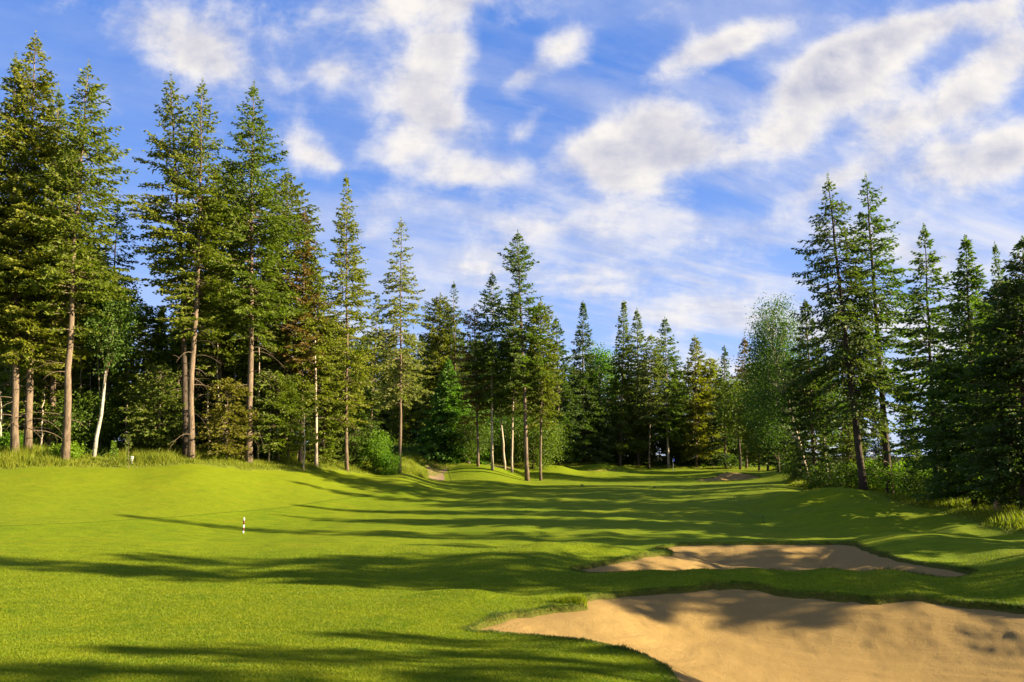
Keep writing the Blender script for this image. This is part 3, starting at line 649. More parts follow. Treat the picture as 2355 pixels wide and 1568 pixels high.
T('spruce_tree', 'right of the twin topped spruces, the shorter one', 1468, 118, 1464, 710, 42, .12, 'spire', seed=28, nb=120, leafmat='spruce', spray=.52, cat='spruce tree')
T('pine_tree', 'grey green pine on a thin bare stem behind the green', 1492, 112, 1498, 768, 40, .32, 'column', seed=29, nb=90, leafmat='pale', spray=.5, cat='pine tree', r0=.22)
T('spruce_tree', 'pointed spruce with a lit pale stem behind the flagstick', 1537, 114, 1528, 730, 52, .18, 'spire', seed=30, nb=130, gap=.2, leafmat='spruce', bark='barkp', spray=.5, cat='spruce tree')
T('fir_tree', 'yellow green fir just right of the flagstick', 1601, 116, 1597, 770, 52, .08, 'spire', seed=31, nb=150, leafmat='firb', spray=.52)
T('fir_tree', 'double of two short olive firs, crown merging with the yellow green fir', 1640, 118, 1632, 822, 48, .08, 'column', seed=32, nb=130, leafmat='fir', spray=.52)
T('spruce_tree', 'small dark spruce left of the browning tree', 1668, 112, 1665, 795, 46, .04, 'cone', seed=33, nb=130, leafmat='dark', spray=.5, cat='spruce tree')
T('fir_tree', 'thin tree with browning orange top left of the birch', 1716, 108, 1710, 775, 40, .25, 'spire', seed=34, nb=90, gap=.4, leafmat='brown', spray=.5, cat='fir tree')
T('fir_tree', 'olive fir under the browning top, left of the birch', 1745, 100, 1740, 830, 50, .06, 'column', seed=35, nb=130, leafmat='firb', spray=.5)
T('spruce_tree', 'dark narrow spruce just behind the big birch crown', 1800, 86, 1797, 735, 55, .05, 'cone', seed=36, nb=130, leafmat='dark', spray=.45, cat='spruce tree')
T('spruce_tree', 'dark short spruce between the browning tree and the big birch', 1765, 97, 1767, 800, 42, .05, 'cone', seed=37, nb=120, leafmat='spruce', spray=.45, cat='spruce tree')
# right stand -------------------------------------------------------------
T('fir_tree', 'tall leaning fir with long drooping twigs, first of the right stand', 1987, 53, 1903, 402, 112, .20, 'fir', seed=41, nb=175, full=1.25, gap=.5, droop=.40, up=.3, leafmat='dark', bark='barkd', dead=8, r0=.46, dens=1.1)
T('fir_tree', 'tall fir with bright spreading tip, second of the right stand', 2047, 54, 1990, 400, 108, .24, 'fir', seed=42, nb=165, full=1.3, gap=.42, droop=.25, up=.35, leafmat='spruce', bark='barkd', dead=6, r0=.44, asym=(.22, 0))
T('spruce_tree', 'pointed spruce standing right of the two tall leaning firs', 2155, 47, 2124, 518, 92, .12, 'spire', seed=43, nb=180, full=1.4, gap=.35, droop=.2, leafmat='spruce', bark='barkd', cat='spruce tree', dens=1.1)
T('spruce_tree', 'wide bushy dark spruce touching the ground near the broken stump', 2240, 40, 2220, 545, 125, .05, 'cone', seed=44, nb=240, gap=.18, droop=.12, leafmat='spruce', bark='barkd', cat='spruce tree', dens=1.2, spray=.32)
T('spruce_tree', 'dark spruce cut by the right picture edge', 2350, 35, 2352, 548, 140, .05, 'fir', seed=45, nb=230, gap=.15, leafmat='dark', bark='barkd', cat='spruce tree', dens=1.2, spray=.30)
T('spruce_tree', 'dark round topped tree filling behind the right edge spruce', 2310, 44, 2300, 640, 100, .05, 'column', seed=46, nb=200, gap=.15, leafmat='dark', bark='barkd', cat='spruce tree', spray=.34)
T('spruce_tree', 'dark spruce between the birch and the first leaning fir', 1876, 60, 1850, 690, 62, .10, 'fir', seed=47, nb=150, gap=.2, leafmat='dark', bark='bark', cat='spruce tree', r0=.3)
T('spruce_tree', 'dark hanging spruce behind the two leaning firs', 1940, 68, 1935, 700, 70, .10, 'column', seed=48, nb=150, gap=.25, leafmat='dark', bark='barkd', cat='spruce tree')
print('hero trees', time.time() - _T0)

# young conifers at the forest edge ---------------------------------------
T('young_fir', 'small yellowish fir lit by the sun left of the thick peeling trunk', 520, 56, 525, 870, 62, .10, 'column', seed=51, nb=80, gap=.3, droop=.25, leafmat='yellow', dead=3, r0=.1, cat='young fir', spray=.3)
T('young_fir', 'green young fir on a thin pale stem in the gap left of the close pair', 366, 56, 370, 840, 72, .12, 'column', seed=52, nb=100, gap=.3, leafmat='spruce', bark='barkp', r0=.1, cat='young fir', spray=.3)
T('young_fir', 'bright young fir leaning over the slim pale stems', 640, 59.5, 640, 860, 85, .18, 'column', seed=53, nb=110, gap=.2, leafmat='fir', r0=.1, cat='young fir', spray=.3)
T('young_fir', 'full young fir covering the foot of the isolated narrow fir', 812, 69, 815, 860, 60, .04, 'column', seed=54, nb=120, gap=.2, droop=.25, leafmat='spruce', r0=.1, cat='young fir', spray=.32)
T('pine_sapling', 'knee high pine sapling in tall grass above the white tee marker', 295, 50, 296, 1003, 8, .2, 'column', seed=55, nb=22, leafmat='pale', r0=.035, cat='sapling', spray=.14)
T('young_fir', 'low green fir sprig in front of the birch stem foot', 262, 51.5, 262, 1018, 14, .1, 'cone', seed=56, nb=26, leafmat='cedar', r0=.03, cat='young fir', spray=.16)
T('young_fir', 'bushy fir filling the shade at the left edge stems', 100, 56, 105, 800, 85, .10, 'column', seed=57, nb=110, leafmat='fir', r0=.1, cat='young fir', spray=.32)
T('young_fir', 'green hanging fir in the dark between leaning fir and close pair', 330, 60, 335, 700, 80, .15, 'column', seed=58, nb=130, gap=.3, leafmat='fir', r0=.14, cat='young fir', spray=.34)

# slim stems ---------------------------------------------------------------
def slim_pole(label, ub, vb, Y, ut, vt, r, mat, name='slim_stem', cat='tree stem', tw=8, seed=0):
    rs = np.random.default_rng(seed + 900)
    z = -1.0
    for _ in range(4):
        x, _y, _ = W(ub, Y, z); z = gz(x, Y)
    top = PY(ut, vt, Y); H = top[2] - z; t = np.linspace(0, 1, 12)
    q = np.stack([(top[0] - x) * t + rs.normal(0, .04, 12), rs.normal(0, .04, 12), H * t - .2 * (t == 0)], -1)
    G = Geo(); G.tube(q, r * (1 - .6 * t), 7, .05)
    e = empty(name, (x, Y, z)); tag(e, label, cat)
    V, F = G.arr(); obj('trunk', mesh_from('trunk', V, F, True), mat, e)
    G = Geo()
    for k in range(tw):
        i_ = rs.integers(4, 11); az_ = rs.uniform(0, 6.28); L = rs.uniform(.4, 1.4)
        s = np.linspace(0, 1, 5); d = np.array([math.cos(az_), math.sin(az_), 0])
        G.tube(q[i_] + d * (L * s)[:, None] + np.array((0, 0, 1.)) * (.3 * L * s - .45 * L * s * s)[:, None], .015 * (1 - .8 * s) + .003, 3, 0, False)
    if tw:
        V, F = G.arr(); obj('crown', mesh_from('crown', V, F), M['twig'], e)
    return e
slim_pole('bare grey pole stem standing free before the dark gap, left of the slim fir', 699, 1070, 59, 700, 950, .075, M['barkp'], tw=3, seed=1)
slim_pole('thin pale stem just left of the yellowish young fir', 481, 1050, 56, 478, 900, .08, M['barkp'], seed=2)
slim_pole('thin stem under the yellowish young fir', 515, 1055, 57, 518, 930, .07, M['barkp'], seed=3)
slim_pole('pale stem immediately right of the thick peeling trunk', 594, 1050, 59, 597, 800, .09, M['barkp'], seed=4)
slim_pole('left one of two close pale stems right of the thick peeling trunk', 618, 1056, 59, 622, 880, .085, M['barkp'], seed=5)
slim_pole('right one of two close pale stems, slightly thinner', 626, 1056, 60, 632, 900, .06, M['barkp'], seed=6)
slim_pole('short stem leaning right under the bright young fir', 662, 1060, 60, 676, 900, .085, M['bark'], seed=7)
slim_pole('thin stem between the far left firs and the leaning fir', 94, 1030, 54, 100, 900, .08, M['barkp'], seed=8)
slim_pole('slanted pale stem between the pointed spruce and the tallest middle tree', 1161, 1078, 87, 1150, 920, .17, M['barkp'], tw=3, seed=9)
slim_pole('thin pale stem at the far left picture edge', 3, 1030, 53, 0, 900, .08, M['barkp'], seed=10)

SL = [(22, 57), (128, 60), (178, 58), (206, 63), (232, 57), (288, 59), (345, 61), (402, 59), (500, 60), (545, 61), (584, 63), (650, 64), (685, 63), (745, 68), (775, 70)]
for k, (u, Y) in enumerate(SL):
    e = slim_pole('slim pale stem among others in the shade behind the tall left firs', u, 1040, Y, u + [6, -4, 9, 2, -7][k % 5], 760 + 35 * (k % 4), .05 + .015 * (k % 3), M['barkp'], seed=30 + k); e['group'] = 'slim stems behind the left firs'
# broadleaf builder ---------------------------------------------------------
def broadleaf(H, Rx, Rz, zc, seed, nl=60, per=70, leaf=.12, spread=.45, r0=.12, leafmat='leafy', bark='bark', lean=(0, 0), droop=0.0, nlimb=None, stems=1):
    rs = np.random.default_rng(seed)
    C0 = rs.normal(size=(nl, 3)); C0 /= np.linalg.norm(C0, axis=1)[:, None]; C0 *= rs.uniform(.25, 1, nl)[:, None] ** .5
    C = C0 * [Rx, Rx, Rz] + [lean[0] * .8, lean[1] * .8, zc]
    C[:, 2] = np.maximum(C[:, 2], .25)
    G = Geo(); BG = Geo()
    base = []
    for s_ in range(stems):
        t = np.linspace(0, 1, 9); off = rs.normal(0, .12 * (stems > 1), 2); sp = rs.normal(0, .35 * Rx * (stems > 1), 2)
        q = np.stack([off[0] + lean[0] * t + sp[0] * t + rs.normal(0, .04, 9), off[1] + lean[1] * t + sp[1] * t + rs.normal(0, .04, 9), (zc + Rz * .6) * t - .15 * (t == 0)], -1)
        G.tube(q, r0 * (1 - .85 * t), 7, .05); base.append(q)
    for c in C:
        q = base[rs.integers(stems)]; i_ = int(np.clip((c[2] / (zc + Rz * .6)) * 8 * .8, 0, 7)); a0 = q[i_]
        mid = (a0 + c) / 2 + [0, 0, .15 * np.linalg.norm(c - a0)]
        s = np.linspace(0, 1, 5)[:, None]; path = a0 * (1 - s) ** 2 + 2 * mid * s * (1 - s) + c * s ** 2
        BG.tube(path, r0 * .17 * (1 - .85 * s[:, 0]) + .004, 4, 0, False)
    n = nl * per; ci = np.repeat(np.arange(nl), per)
    off = rs.normal(0, 1, (n, 3)) * spread * [1, 1, .8]
    if droop: off[:, 2] -= np.abs(rs.normal(0, droop, n))
    P = C[ci] + off; P[:, 2] = np.maximum(P[:, 2], .05)
    Dd = rs.normal(size=(n, 3)); Dd[:, 2] -= .3 + droop
    V, F = sprays(P, Dd, leaf * rs.uniform(.6, 1.3, n), leaf * rs.uniform(.25, .42, n), rs)
    tm = mesh_from('trunk', *G.arr(), True); tm.materials.append(M[bark])
    return tm, merged('crown', V, F, leafmat, BG, 'twig' if seed != 61 else 'birch')
def place_b(name, label, ub, Y, H_, cat='tree', **kw):
    z = -1.0
    for _ in range(4):
        x, _y, _ = W(ub, Y, z); z = gz(x, Y)
    return build_tree(name, broadleaf(H_, **kw), (x, Y, z), label, cat)
# birches
place_b('birch_tree', 'big birch with drooping fine leafed crown left of the right stand', 1862, 64, 16, cat='birch tree', Rx=2.5, Rz=7.2, zc=11.0, seed=61, nl=120, per=190, leaf=.17, spread=.6, r0=.2, leafmat='birchl', bark='barkp', lean=(-3.0, 0), droop=.7)
place_b('birch_tree', 'smaller birch with white stem behind the first leaning fir', 1905, 61, 12, cat='birch tree', Rx=1.6, Rz=3.0, zc=7.5, seed=62, nl=60, per=120, leaf=.2, spread=.45, r0=.13, leafmat='birchl', bark='birch', lean=(-.25, 0), droop=.6)
place_b('birch_tree', 'white stemmed forked birch in the dark gap beside the leaning fir', 218, 53, 16, cat='birch tree', Rx=1.6, Rz=3.6, zc=11, seed=63, nl=60, per=110, leaf=.2, spread=.45, r0=.16, leafmat='birchl', bark='birch', lean=(.3, 0), droop=.4)
place_b('poplar_tree', 'pale green leafy tree showing behind the dark cone shaped spruce', 1383, 122, 22, cat='leafy tree', Rx=3.2, Rz=8.0, zc=13.5, seed=64, nl=90, per=90, leaf=.35, spread=.9, r0=.25, leafmat='leafy', bark='birch')
place_b('poplar_tree', 'leafy green tree low between the dark spruce and the browning tree', 1702, 106, 15, cat='leafy tree', Rx=2.6, Rz=5.0, zc=9.5, seed=65, nl=80, per=80, leaf=.30, spread=.8, r0=.2, leafmat='under', bark='barkd')
place_b('poplar_tree', 'shaded leafy tree in front of the green\'s right end, left of the birch', 1790, 84, 15, cat='leafy tree', Rx=4.2, Rz=6.0, zc=7.5, seed=66, nl=150, per=90, leaf=.26, spread=.8, r0=.22, leafmat='under', bark='barkd')
place_b('poplar_tree', 'green leafy tree low between the cedar and the pale trunks', 1100, 95, 9, cat='leafy tree', Rx=3.6, Rz=3.6, zc=3.8, seed=67, nl=100, per=90, leaf=.26, spread=.7, r0=.14, leafmat='under', bark='barkd')
place_b('poplar_tree', 'small leafy tree behind the tallest middle trunk', 1225, 95, 8, cat='leafy tree', Rx=4.0, Rz=3.6, zc=4.0, seed=68, nl=110, per=90, leaf=.26, spread=.7, r0=.14, leafmat='under', bark='barkd')
place_b('alder_tree', 'bright leafy bush tree with several stems left of the layered pine', 862, 69, 4.6, cat='bush', Rx=1.55, Rz=2.0, zc=2.2, seed=69, nl=90, per=70, leaf=.15, spread=.32, r0=.05, leafmat='leafy', bark='twig', stems=5)
place_b('alder_tree', 'shorter bright bush at the right foot of the leafy bush tree', 895, 68, 2.5, cat='bush', Rx=1.0, Rz=.9, zc=1.0, seed=70, nl=50, per=60, leaf=.15, spread=.28, r0=.03, leafmat='leafy', bark='twig', stems=4)
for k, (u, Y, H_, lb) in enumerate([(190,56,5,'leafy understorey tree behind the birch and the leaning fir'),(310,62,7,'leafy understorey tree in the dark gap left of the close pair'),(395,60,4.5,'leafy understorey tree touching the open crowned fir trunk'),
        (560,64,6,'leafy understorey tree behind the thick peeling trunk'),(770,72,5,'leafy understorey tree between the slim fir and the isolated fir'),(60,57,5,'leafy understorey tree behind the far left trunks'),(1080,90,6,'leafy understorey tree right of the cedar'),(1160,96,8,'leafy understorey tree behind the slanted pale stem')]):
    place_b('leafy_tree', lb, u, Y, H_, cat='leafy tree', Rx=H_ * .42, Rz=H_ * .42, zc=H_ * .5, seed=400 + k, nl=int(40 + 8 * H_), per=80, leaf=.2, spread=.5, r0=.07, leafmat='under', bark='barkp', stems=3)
# shrubs at the forest edge (name, label, u, Y, size)
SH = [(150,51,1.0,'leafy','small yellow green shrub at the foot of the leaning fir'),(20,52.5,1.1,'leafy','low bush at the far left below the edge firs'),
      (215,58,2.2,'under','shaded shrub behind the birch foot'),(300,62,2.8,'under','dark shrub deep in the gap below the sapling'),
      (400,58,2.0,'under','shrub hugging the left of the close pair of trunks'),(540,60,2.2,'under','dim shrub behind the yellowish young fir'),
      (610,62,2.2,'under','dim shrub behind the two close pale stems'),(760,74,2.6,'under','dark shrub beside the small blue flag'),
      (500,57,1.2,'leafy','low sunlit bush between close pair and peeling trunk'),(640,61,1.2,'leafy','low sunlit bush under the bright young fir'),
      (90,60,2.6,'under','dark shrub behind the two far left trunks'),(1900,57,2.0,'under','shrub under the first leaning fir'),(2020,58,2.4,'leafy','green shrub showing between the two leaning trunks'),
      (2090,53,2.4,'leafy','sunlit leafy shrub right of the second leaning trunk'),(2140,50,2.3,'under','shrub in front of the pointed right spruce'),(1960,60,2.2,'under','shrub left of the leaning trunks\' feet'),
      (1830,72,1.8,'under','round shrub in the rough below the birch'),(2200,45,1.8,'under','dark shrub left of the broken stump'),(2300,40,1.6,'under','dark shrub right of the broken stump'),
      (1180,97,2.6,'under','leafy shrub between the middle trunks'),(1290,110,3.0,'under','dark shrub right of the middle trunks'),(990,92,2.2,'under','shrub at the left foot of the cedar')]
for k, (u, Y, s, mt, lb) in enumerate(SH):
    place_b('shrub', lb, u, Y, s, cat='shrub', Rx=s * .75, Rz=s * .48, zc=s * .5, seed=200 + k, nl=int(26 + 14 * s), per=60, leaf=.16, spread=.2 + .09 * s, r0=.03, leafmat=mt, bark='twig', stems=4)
print('leafy', time.time() - _T0)

# forest behind: five kinds, copied ------------------------------------------
HOLD = []
protos = []
for k, (H, r_, cb, pf, mt) in enumerate([(22, 2.9, .06, 'cone', 'spruce'), (24, 2.8, .12, 'fir', 'spruce'), (20, 2.6, .02, 'cone', 'spruce'), (26, 3.2, .15, 'fir', 'fir'), (18, 2.8, .03, 'column', 'fir')]):
    parts = conifer(H, r_, cb, pf, nb=130, seed=300 + k, gap=.15, leafmat=mt, bark='barkd', spray=.55, dens=.8, r0=.26)
    protos.append((H, parts))
def wood(pts, lab, grp, hmul, kinds=(0, 1, 2, 3, 4), name='forest_conifer'):
    first = {}; made = []
    for i, (x, y, H) in enumerate(pts):
        k = kinds[i % len(kinds)]; ph, parts = protos[k]; s = H / ph * hmul
        loc = (x, y, gz(x, y) - .1)
        if k not in first:
            e = build_tree(name, parts, loc, lab, 'conifer', grp, rng.uniform(0, 6.28)); e.scale = (s, s, s); first[k] = e
        else:
            e = copy_tree(first[k], loc, rng.uniform(0, 6.28), s)
        made.append(e)
    return made
def rows(u0, u1, du, Ys, hfun, jit=.35):
    out = []
    for j, Y in enumerate(Ys):
        u = u0 + (j % 2) * du * .5
        while u < u1:
            uu = u + rng.uniform(-jit, jit) * du; Yq = Y + rng.uniform(-2.2, 2.2)
            x = W(uu, Yq, -1)[0]
            out.append((x, Yq, hfun(uu) * Yq / FP * rng.uniform(.88, 1.06)))
            u += du
    return out
# hfun: height in picture units above the horizon
hl = lambda u: np.interp(u, [-400, 0, 150, 250, 330, 450, 560, 700, 780, 860], [560, 560, 500, 330, 300, 420, 480, 330, 290, 270])
wood(rows(-420, 800, 62, (66, 74, 83), hl), 'shaded conifer in the forest behind the left stand of tall firs', 'forest conifers behind the left stand', 1.0)
hm = lambda u: np.interp(u, [780, 900, 1000, 1100, 1240, 1300, 1500, 1700, 1850], [270, 250, 260, 270, 260, 210, 220, 190, 200])
wood(rows(780, 1860, 40, (122, 128, 134, 142), hm), 'shaded conifer in the forest wall behind the green', 'forest conifers behind the green', 1.0, (0, 2, 4, 1))
wood(rows(900, 1320, 70, (103,), lambda u: 230), 'dark conifer in the row behind the middle trunks', 'forest conifers behind the middle trunks', 1.0, (4, 0))
hr = lambda u: np.interp(u, [1800, 1900, 2050, 2150, 2400, 2800], [170, 190, 180, 250, 320, 330])
wood(rows(1830, 2420, 100, (66, 78, 90), hr) + rows(2110, 2450, 110, (54,), lambda u: .8 * hr(u)), 'shaded conifer in the forest behind the right stand', 'forest conifers behind the right stand', 1.0, (0, 4, 2, 1))

# trees beside the lawn on the right, outside the frame, whose shadows fall across it
SHP = [(30, 2.2, 22, 3, .8), (31, 4.2, 17, 3, .75), (30, 6.3, 14, 4, .8), (34, 16.3, 25, 1, .6), (32.8, 17.2, 23, 3, .5), (36, 18.9, 19, 4, .75), (35.5, 17.9, 15, 1, .75), (38, 19.8, 17, 4, .9), (34, 25.2, 14, 4, .9), (33.5, 29, 21, 1, .7), (36, 34.5, 19, 3, .45), (46, 24, 15, 1, .8),
       (31, 8.4, 13, 4, .6), (42, 27.0, 19, 1, .5), (46, 55, 24, 1, .5), (50, 68, 24, 1, .5), (30, -2, 20, 1, .8)]
for kk in (1, 3, 4):
    sub = [t_ for t_ in SHP if t_[3] == kk]
    made = wood([(x, y, H) for x, y, H, k, w_ in sub], 'conifer beside the lawn beyond the right picture edge', 'conifers beyond the right edge', 1.0, (kk,))
    for e, t_ in zip(made, sub): e.scale = (e.scale[0] * t_[4], e.scale[1] * t_[4], e.scale[2])
wood([(60 + 7 * (k % 2) + rng.uniform(-2, 2), 14 + 5.2 * k, 13 + 3 * rng.random()) for k in range(16)], 'conifer in the outer row far to the right of the lawn', 'outer row of conifers on the right', 1.0, (0, 4, 2))
print('forest', time.time() - _T0)

# ------------------------------------------------------------------ grasses
def blades(name, X, Y, L, Wd, lean, mat, label=None, zoff=0.0, parent=None):
    n = len(X); Z = gza(X, Y) + zoff
    P = np.stack([X, Y, Z], -1); az = rng.uniform(0, 2 * math.pi, n)
    side = np.stack([np.cos(az), np.sin(az), np.zeros(n)], -1) * (Wd * rng.uniform(.7, 1.3, n))[:, None]
    d = np.stack([rng.normal(0, lean, n), rng.normal(0, lean, n), np.ones(n)], -1); LL = (L * rng.uniform(.5, 1.2, n))[:, None]
    V = np.stack([P - side, P + side, P + d * LL], 1).reshape(-1, 3); F = np.arange(3 * n).reshape(-1, 3)
    o = obj(name, mesh_from(name, V, F), mat); tag(o, label, None, None, 'stuff'); return o
def polar_pts(n, r0, r1, a0, a1, p=1.0):
    th_ = rng.uniform(R(a0), R(a1), n); r = r0 * (r1 / r0) ** (rng.random(n) ** p)
    return r * np.sin(th_), r * np.cos(th_)
# mown turf near the viewer
X, Y = polar_pts(1300000, 7.2, 34, -41, 41)
ok = np.minimum(np.minimum(bunk_d(X, Y, 0), bunk_d(X, Y, 1)), 9) > .12
ok &= lawn_d(X, Y) < -.2; ok &= rng.random(len(X)) < 1 - sstep(np.hypot(X, Y), 20, 33)
X, Y = X[ok], Y[ok]; rd = np.hypot(X, Y)
blades('lawn_grass', X, Y, .022 + .0005 * rd, .0020 + .00026 * rd, .6, M['blade'], 'short mown turf covering the near lawn')
# longer fringe on the bunker lips
fx, fy, fl = [], [], []
for i in (0, 1):
    P_ = BUNK[i][0]; n = 60000 if i == 0 else 30000
    t = rng.random(n) * len(P_); k = t.astype(int); f = (t - k)[:, None]
    q = P_[k][:, :2] * (1 - f) + P_[(k + 1) % len(P_)][:, :2] * f + rng.normal(0, .22, (n, 2))
    dd = bunk_d(q[:, 0], q[:, 1], i); m_ = (dd > -.02) & (dd < .22); q = q[m_]
    fx.append(q[:, 0]); fy.append(q[:, 1])
fx = np.concatenate(fx); fy = np.concatenate(fy)
cl = fnoise(fx * 1.1, fy * 1.1, 3)
blades('fringe_grass', fx, fy, (.03 + .08 * sstep(cl, .42, .65)), .006, .45, M['fringe'], 'uneven longer grass along the bunker edges')
# tuft at the tongue tip
tp = PZ(1325, 1386, -3.5); n = 2600
tx = tp[0] - np.abs(rng.normal(0, .30, n)) + .22; ty = tp[1] + rng.normal(0, .10, n) - .05
blades('lip_tuft', tx, ty, np.full(n, .16), .006, .35, M['blade'], 'taller green tuft on the tip of the grass tongue')
# tall grass at the forest edges
seg = np.roll(LAWN, -1, 0) - LAWN; sl_ = np.hypot(seg[:, 0], seg[:, 1]); mid = LAWN + seg / 2
wt = sl_ * ((mid[:, 1] > 22) & (np.abs(mid[:, 0]) < mid[:, 1] * .85 + 6)); kk = rng.choice(len(LAWN), 520000, p=wt / wt.sum()); f = rng.random(len(kk))[:, None]
nr_ = np.stack([seg[kk, 1], -seg[kk, 0]], -1) / sl_[kk][:, None]; off = rng.uniform(-7.5, 7.5, len(kk))[:, None]
q = LAWN[kk] * (1 - f) + (LAWN[kk] + seg[kk]) * f + nr_ * off; X, Y = q[:, 0], q[:, 1]
d = lawn_d(X, Y) + (fnoise(X * .5, Y * .5, 4) - .47) * 2.0; ok = (d > .1) & (d < 7.5); X, Y, d = X[ok], Y[ok], d[ok]
hh = .55 * sstep(d, 0, 1.2) * (.35 + 1.2 * sstep(fnoise(X * .4, Y * .4, 3), .3, .6)) * (1 - .5 * sstep(d, 4, 7)) + .08
hh = np.where(Y > 75, hh * .55, hh); hh = np.where(X > 15, hh * .6, hh)
blades('tall_grass', X, Y, hh, .022, .3, M['tall'], 'pale unmown tall grass in a band along the forest edge')
# grassy bank beside the path and forest floor cover
X = rng.uniform(-80, 90, 260000); Y = rng.uniform(25, 140, 260000); d = lawn_d(X, Y); ok = (d > 5) & (d < 30) & (np.abs(X) < Y * .85 + 4) ; X, Y = X[ok], Y[ok]
blades('undergrowth', X, Y, .15 + .75 * sstep(fnoise(X * .3, Y * .3, 3), .35, .65), .09, .6, M['under'], 'low leafy undergrowth on the shaded forest floor')
print('grass', time.time() - _T0)

# ------------------------------------------------------------------ small objects
def lathe(name, prof, loc, mat, sides=16, parent=None):
    n = len(prof); an = np.arange(sides) * 2 * math.pi / sides
    V = np.array([(r * math.cos(a_), r * math.sin(a_), z) for r, z in prof for a_ in an])
    F = [(i * sides + j, i * sides + (j + 1) % sides, (i + 1) * sides + (j + 1) % sides, (i + 1) * sides + j) for i in range(n - 1) for j in range(sides)]
    return obj(name, mesh_from(name, V, F, True), mat, parent, loc)
def stand(u, Y):
    z = -1.0
    for _ in range(5):
        x, _y, _ = W(u, Y, z); z = gz(x, Y)
    return x, Y, z
def yardage_stake(u, Y, label, h=.72, r=.035):
    e = empty('marker_stake', stand(u, Y)); tag(e, label, 'marker stake')
    zs = [0, .16, .36, .56, .84, 1.0]; cols = ['white', 'redp', 'white', 'redp', 'white']
    for k in range(5):
        z0, z1 = zs[k] * h, zs[k + 1] * h; top = k == 4
        pr = [(0, z0), (r, z0), (r, z1)] + ([(r * .6, z1 + .02), (0, z1 + .025)] if top else [(0, z1)])
        lathe('band', pr, (0, 0, 0), M[cols[k]], 14, e)
    return e
yardage_stake(559, 34.3, 'short white stake with dark bands standing on the open fairway')
def flagstick(u, Y, label, h=2.0, right=True, drop=False):
    e = empty('flagstick', stand(u, Y)); tag(e, label, 'golf flag')
    lathe('pole', [(0, 0), (.022, 0), (.018, h), (0, h)], (0, 0, 0), M['white'], 10, e)
    lathe('cup', [(.055, -.02), (.062, .012), (.055, .012), (.054, -.02)], (0, 0, 0), M['white'], 16, e)
    nx, nz = 12, 9; V = []
    for s_ in (-1, 1):
        for i in range(nx):
            for j in range(nz):
                a_ = i / (nx - 1); b_ = j / (nz - 1)
                V.append((.02 + a_ * .26, .05 * math.sin(a_ * 9 + b_ * 2) * (a_ + .2) + s_ * .004, h - .02 - b_ * .40 - a_ * .22 + .05 * a_ * b_))
    I = lambda s_, i, j: s_ * nx * nz + i * nz + j
    F = []
    for i in range(nx - 1):
        for j in range(nz - 1):
            F.append((I(0, i, j), I(0, i + 1, j), I(0, i + 1, j + 1), I(0, i, j + 1)))
            F.append((I(1, i, j), I(1, i, j + 1), I(1, i + 1, j + 1), I(1, i + 1, j)))
    obj('flag', mesh_from('flag', V, F, True), M['blue'], e)
    return e
flagstick(1548, 105, 'blue flag on a white flagstick planted in the sunlit green', 1.95)
flagstick(743, 76, 'small blue flag in the dark clearing seen between the left trunks', 1.0)
def box(G, x0, x1, y0, y1, z0, z1, bev=.0):
    b_ = min(bev, (x1 - x0) / 3, (y1 - y0) / 3, (z1 - z0) / 3)
    V = []; 
    for (x, y, z) in [(x0, y0, z0), (x1, y0, z0), (x1, y1, z0), (x0, y1, z0), (x0, y0, z1), (x1, y0, z1), (x1, y1, z1), (x0, y1, z1)]: V.append((x, y, z))
    F = [(0, 3, 2), (0, 2, 1), (4, 5, 6), (4, 6, 7), (0, 1, 5), (0, 5, 4), (1, 2, 6), (1, 6, 5), (2, 3, 7), (2, 7, 6), (3, 0, 4), (3, 4, 7)]
    G.add(V, F)
def sign(u, Y, label, w, h, zb, tilt=0.0, name='tee_marker', cat='marker'):
    x, y, z = stand(u, Y); e = empty(name, (x, y, z), .1); tag(e, label, cat)
    G = Geo(); box(G, -w / 2, w / 2, -.02, .02, zb, zb + h); V, F = G.arr(); o = obj('plate', mesh_from('plate', V, F), M['white'], e)
    bv = o.modifiers.new('bevel', 'BEVEL'); bv.width = .012; bv.segments = 2
    G = Geo(); box(G, -.025, .025, .022, .06, -.1, zb + h * .7); V, F = G.arr(); obj('post', mesh_from('post', V, F), M['pole'], e)
sign(302, 51.2, 'small white square marker plate in the tall grass edge on the left', .20, .20, .42)
sign(734, 74, 'white post box standing in the shade left of the small blue flag', .32, .62, 1.3, name='sign_box', cat='post')  # little white sign box on a post
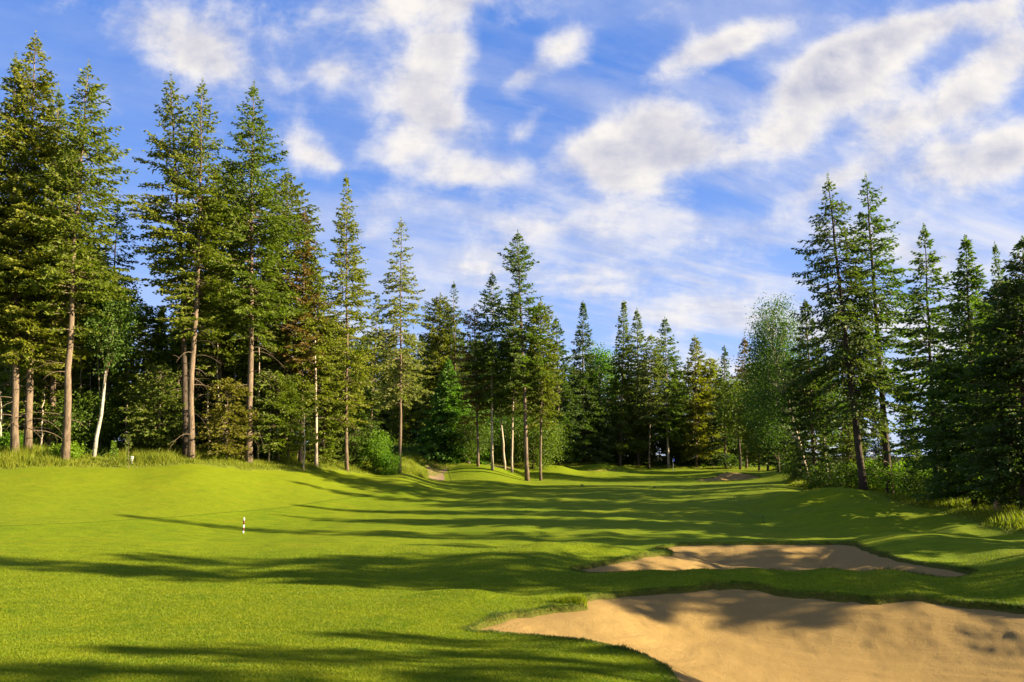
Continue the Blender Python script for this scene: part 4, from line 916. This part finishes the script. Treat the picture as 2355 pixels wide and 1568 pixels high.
# rope stakes on the right fairway with the rope lying between them
def thin_stake(u, Y, label, h=.42):
    e = empty('rope_stake', stand(u, Y)); tag(e, label, 'stake')
    lathe('shaft', [(0, -.05), (.014, -.05), (.014, h - .03), (0, h - .03)], (0, 0, 0), M['green'], 8, e)
    lathe('knob', [(0, h - .03), (.022, h - .025), (.026, h), (.018, h + .025), (0, h + .03)], (0, 0, 0), M['green'], 10, e)
    return e
thin_stake(1688, 47.5, 'thin dark rope stake further away on the right fairway mound')
thin_stake(1755, 40.0, 'thin dark rope stake nearer on the shaded right fairway')
A = np.array(stand(1688, 47.5)); B = np.array(stand(1755, 40.0)); t = np.linspace(0, 1, 24)[:, None]
q = A[:2] * (1 - t) + B[:2] * t; qz = gza(q[:, 0], q[:, 1]) + .38 - .34 * np.clip(np.sin(t[:, 0] * math.pi) * 1.5, 0, 1)
G = Geo(); G.tube(np.column_stack([q, qz]), np.full(24, .008), 5, 0); V, F = G.arr()
tag(obj('rope', mesh_from('rope', V, F, True), M['green']), 'dark green rope sagging to the grass between the two rope stakes', 'rope')
# small dark sprinkler heads on the fairway, built as blocks
for u, Y, lb in ((1338, 74, 'tiny dark sprinkler head on the far fairway, left one of the two'), (1505, 69, 'tiny dark sprinkler head on the far fairway, right one of the two')):
    x, y, z = stand(u, Y); G = Geo(); box(G, -.16, .16, -.08, .08, 0, .12); V, F = G.arr()
    o = tag(obj('sprinkler_head', mesh_from('sprinkler_head', V, F), M['green'], None, (x, y, z)), lb, 'sprinkler head'); bv = o.modifiers.new('bevel', 'BEVEL'); bv.width = .03; bv.segments = 3
# broken stump under the right spruces
x, y, z = stand(2292, 36); G = Geo(); t = np.linspace(0, 1, 8)
G.tube(np.stack([.05 * t, 0 * t, .75 * t - .1], -1), .24 - .10 * t, 10, .18); e = empty('tree_stump', (x, y, z)); tag(e, 'pale broken stump in the rough below the dark right spruces', 'stump')
V, F = G.arr(); obj('stub', mesh_from('stub', V, F, True), M['wood'], e)
G = Geo()
for k in range(9):
    a_ = k * .7; p0 = np.array([.10 * math.cos(a_) + .05, .10 * math.sin(a_), .6]); G.tube(np.stack([p0, p0 + [.02 * math.cos(a_), .02 * math.sin(a_), .10 + .22 * random.random()]]), np.array([.05, .012]), 5, .1)
V, F = G.arr(); obj('splinters', mesh_from('splinters', V, F), M['wood'], e)
print('done', time.time() - _T0, len(bpy.data.objects))
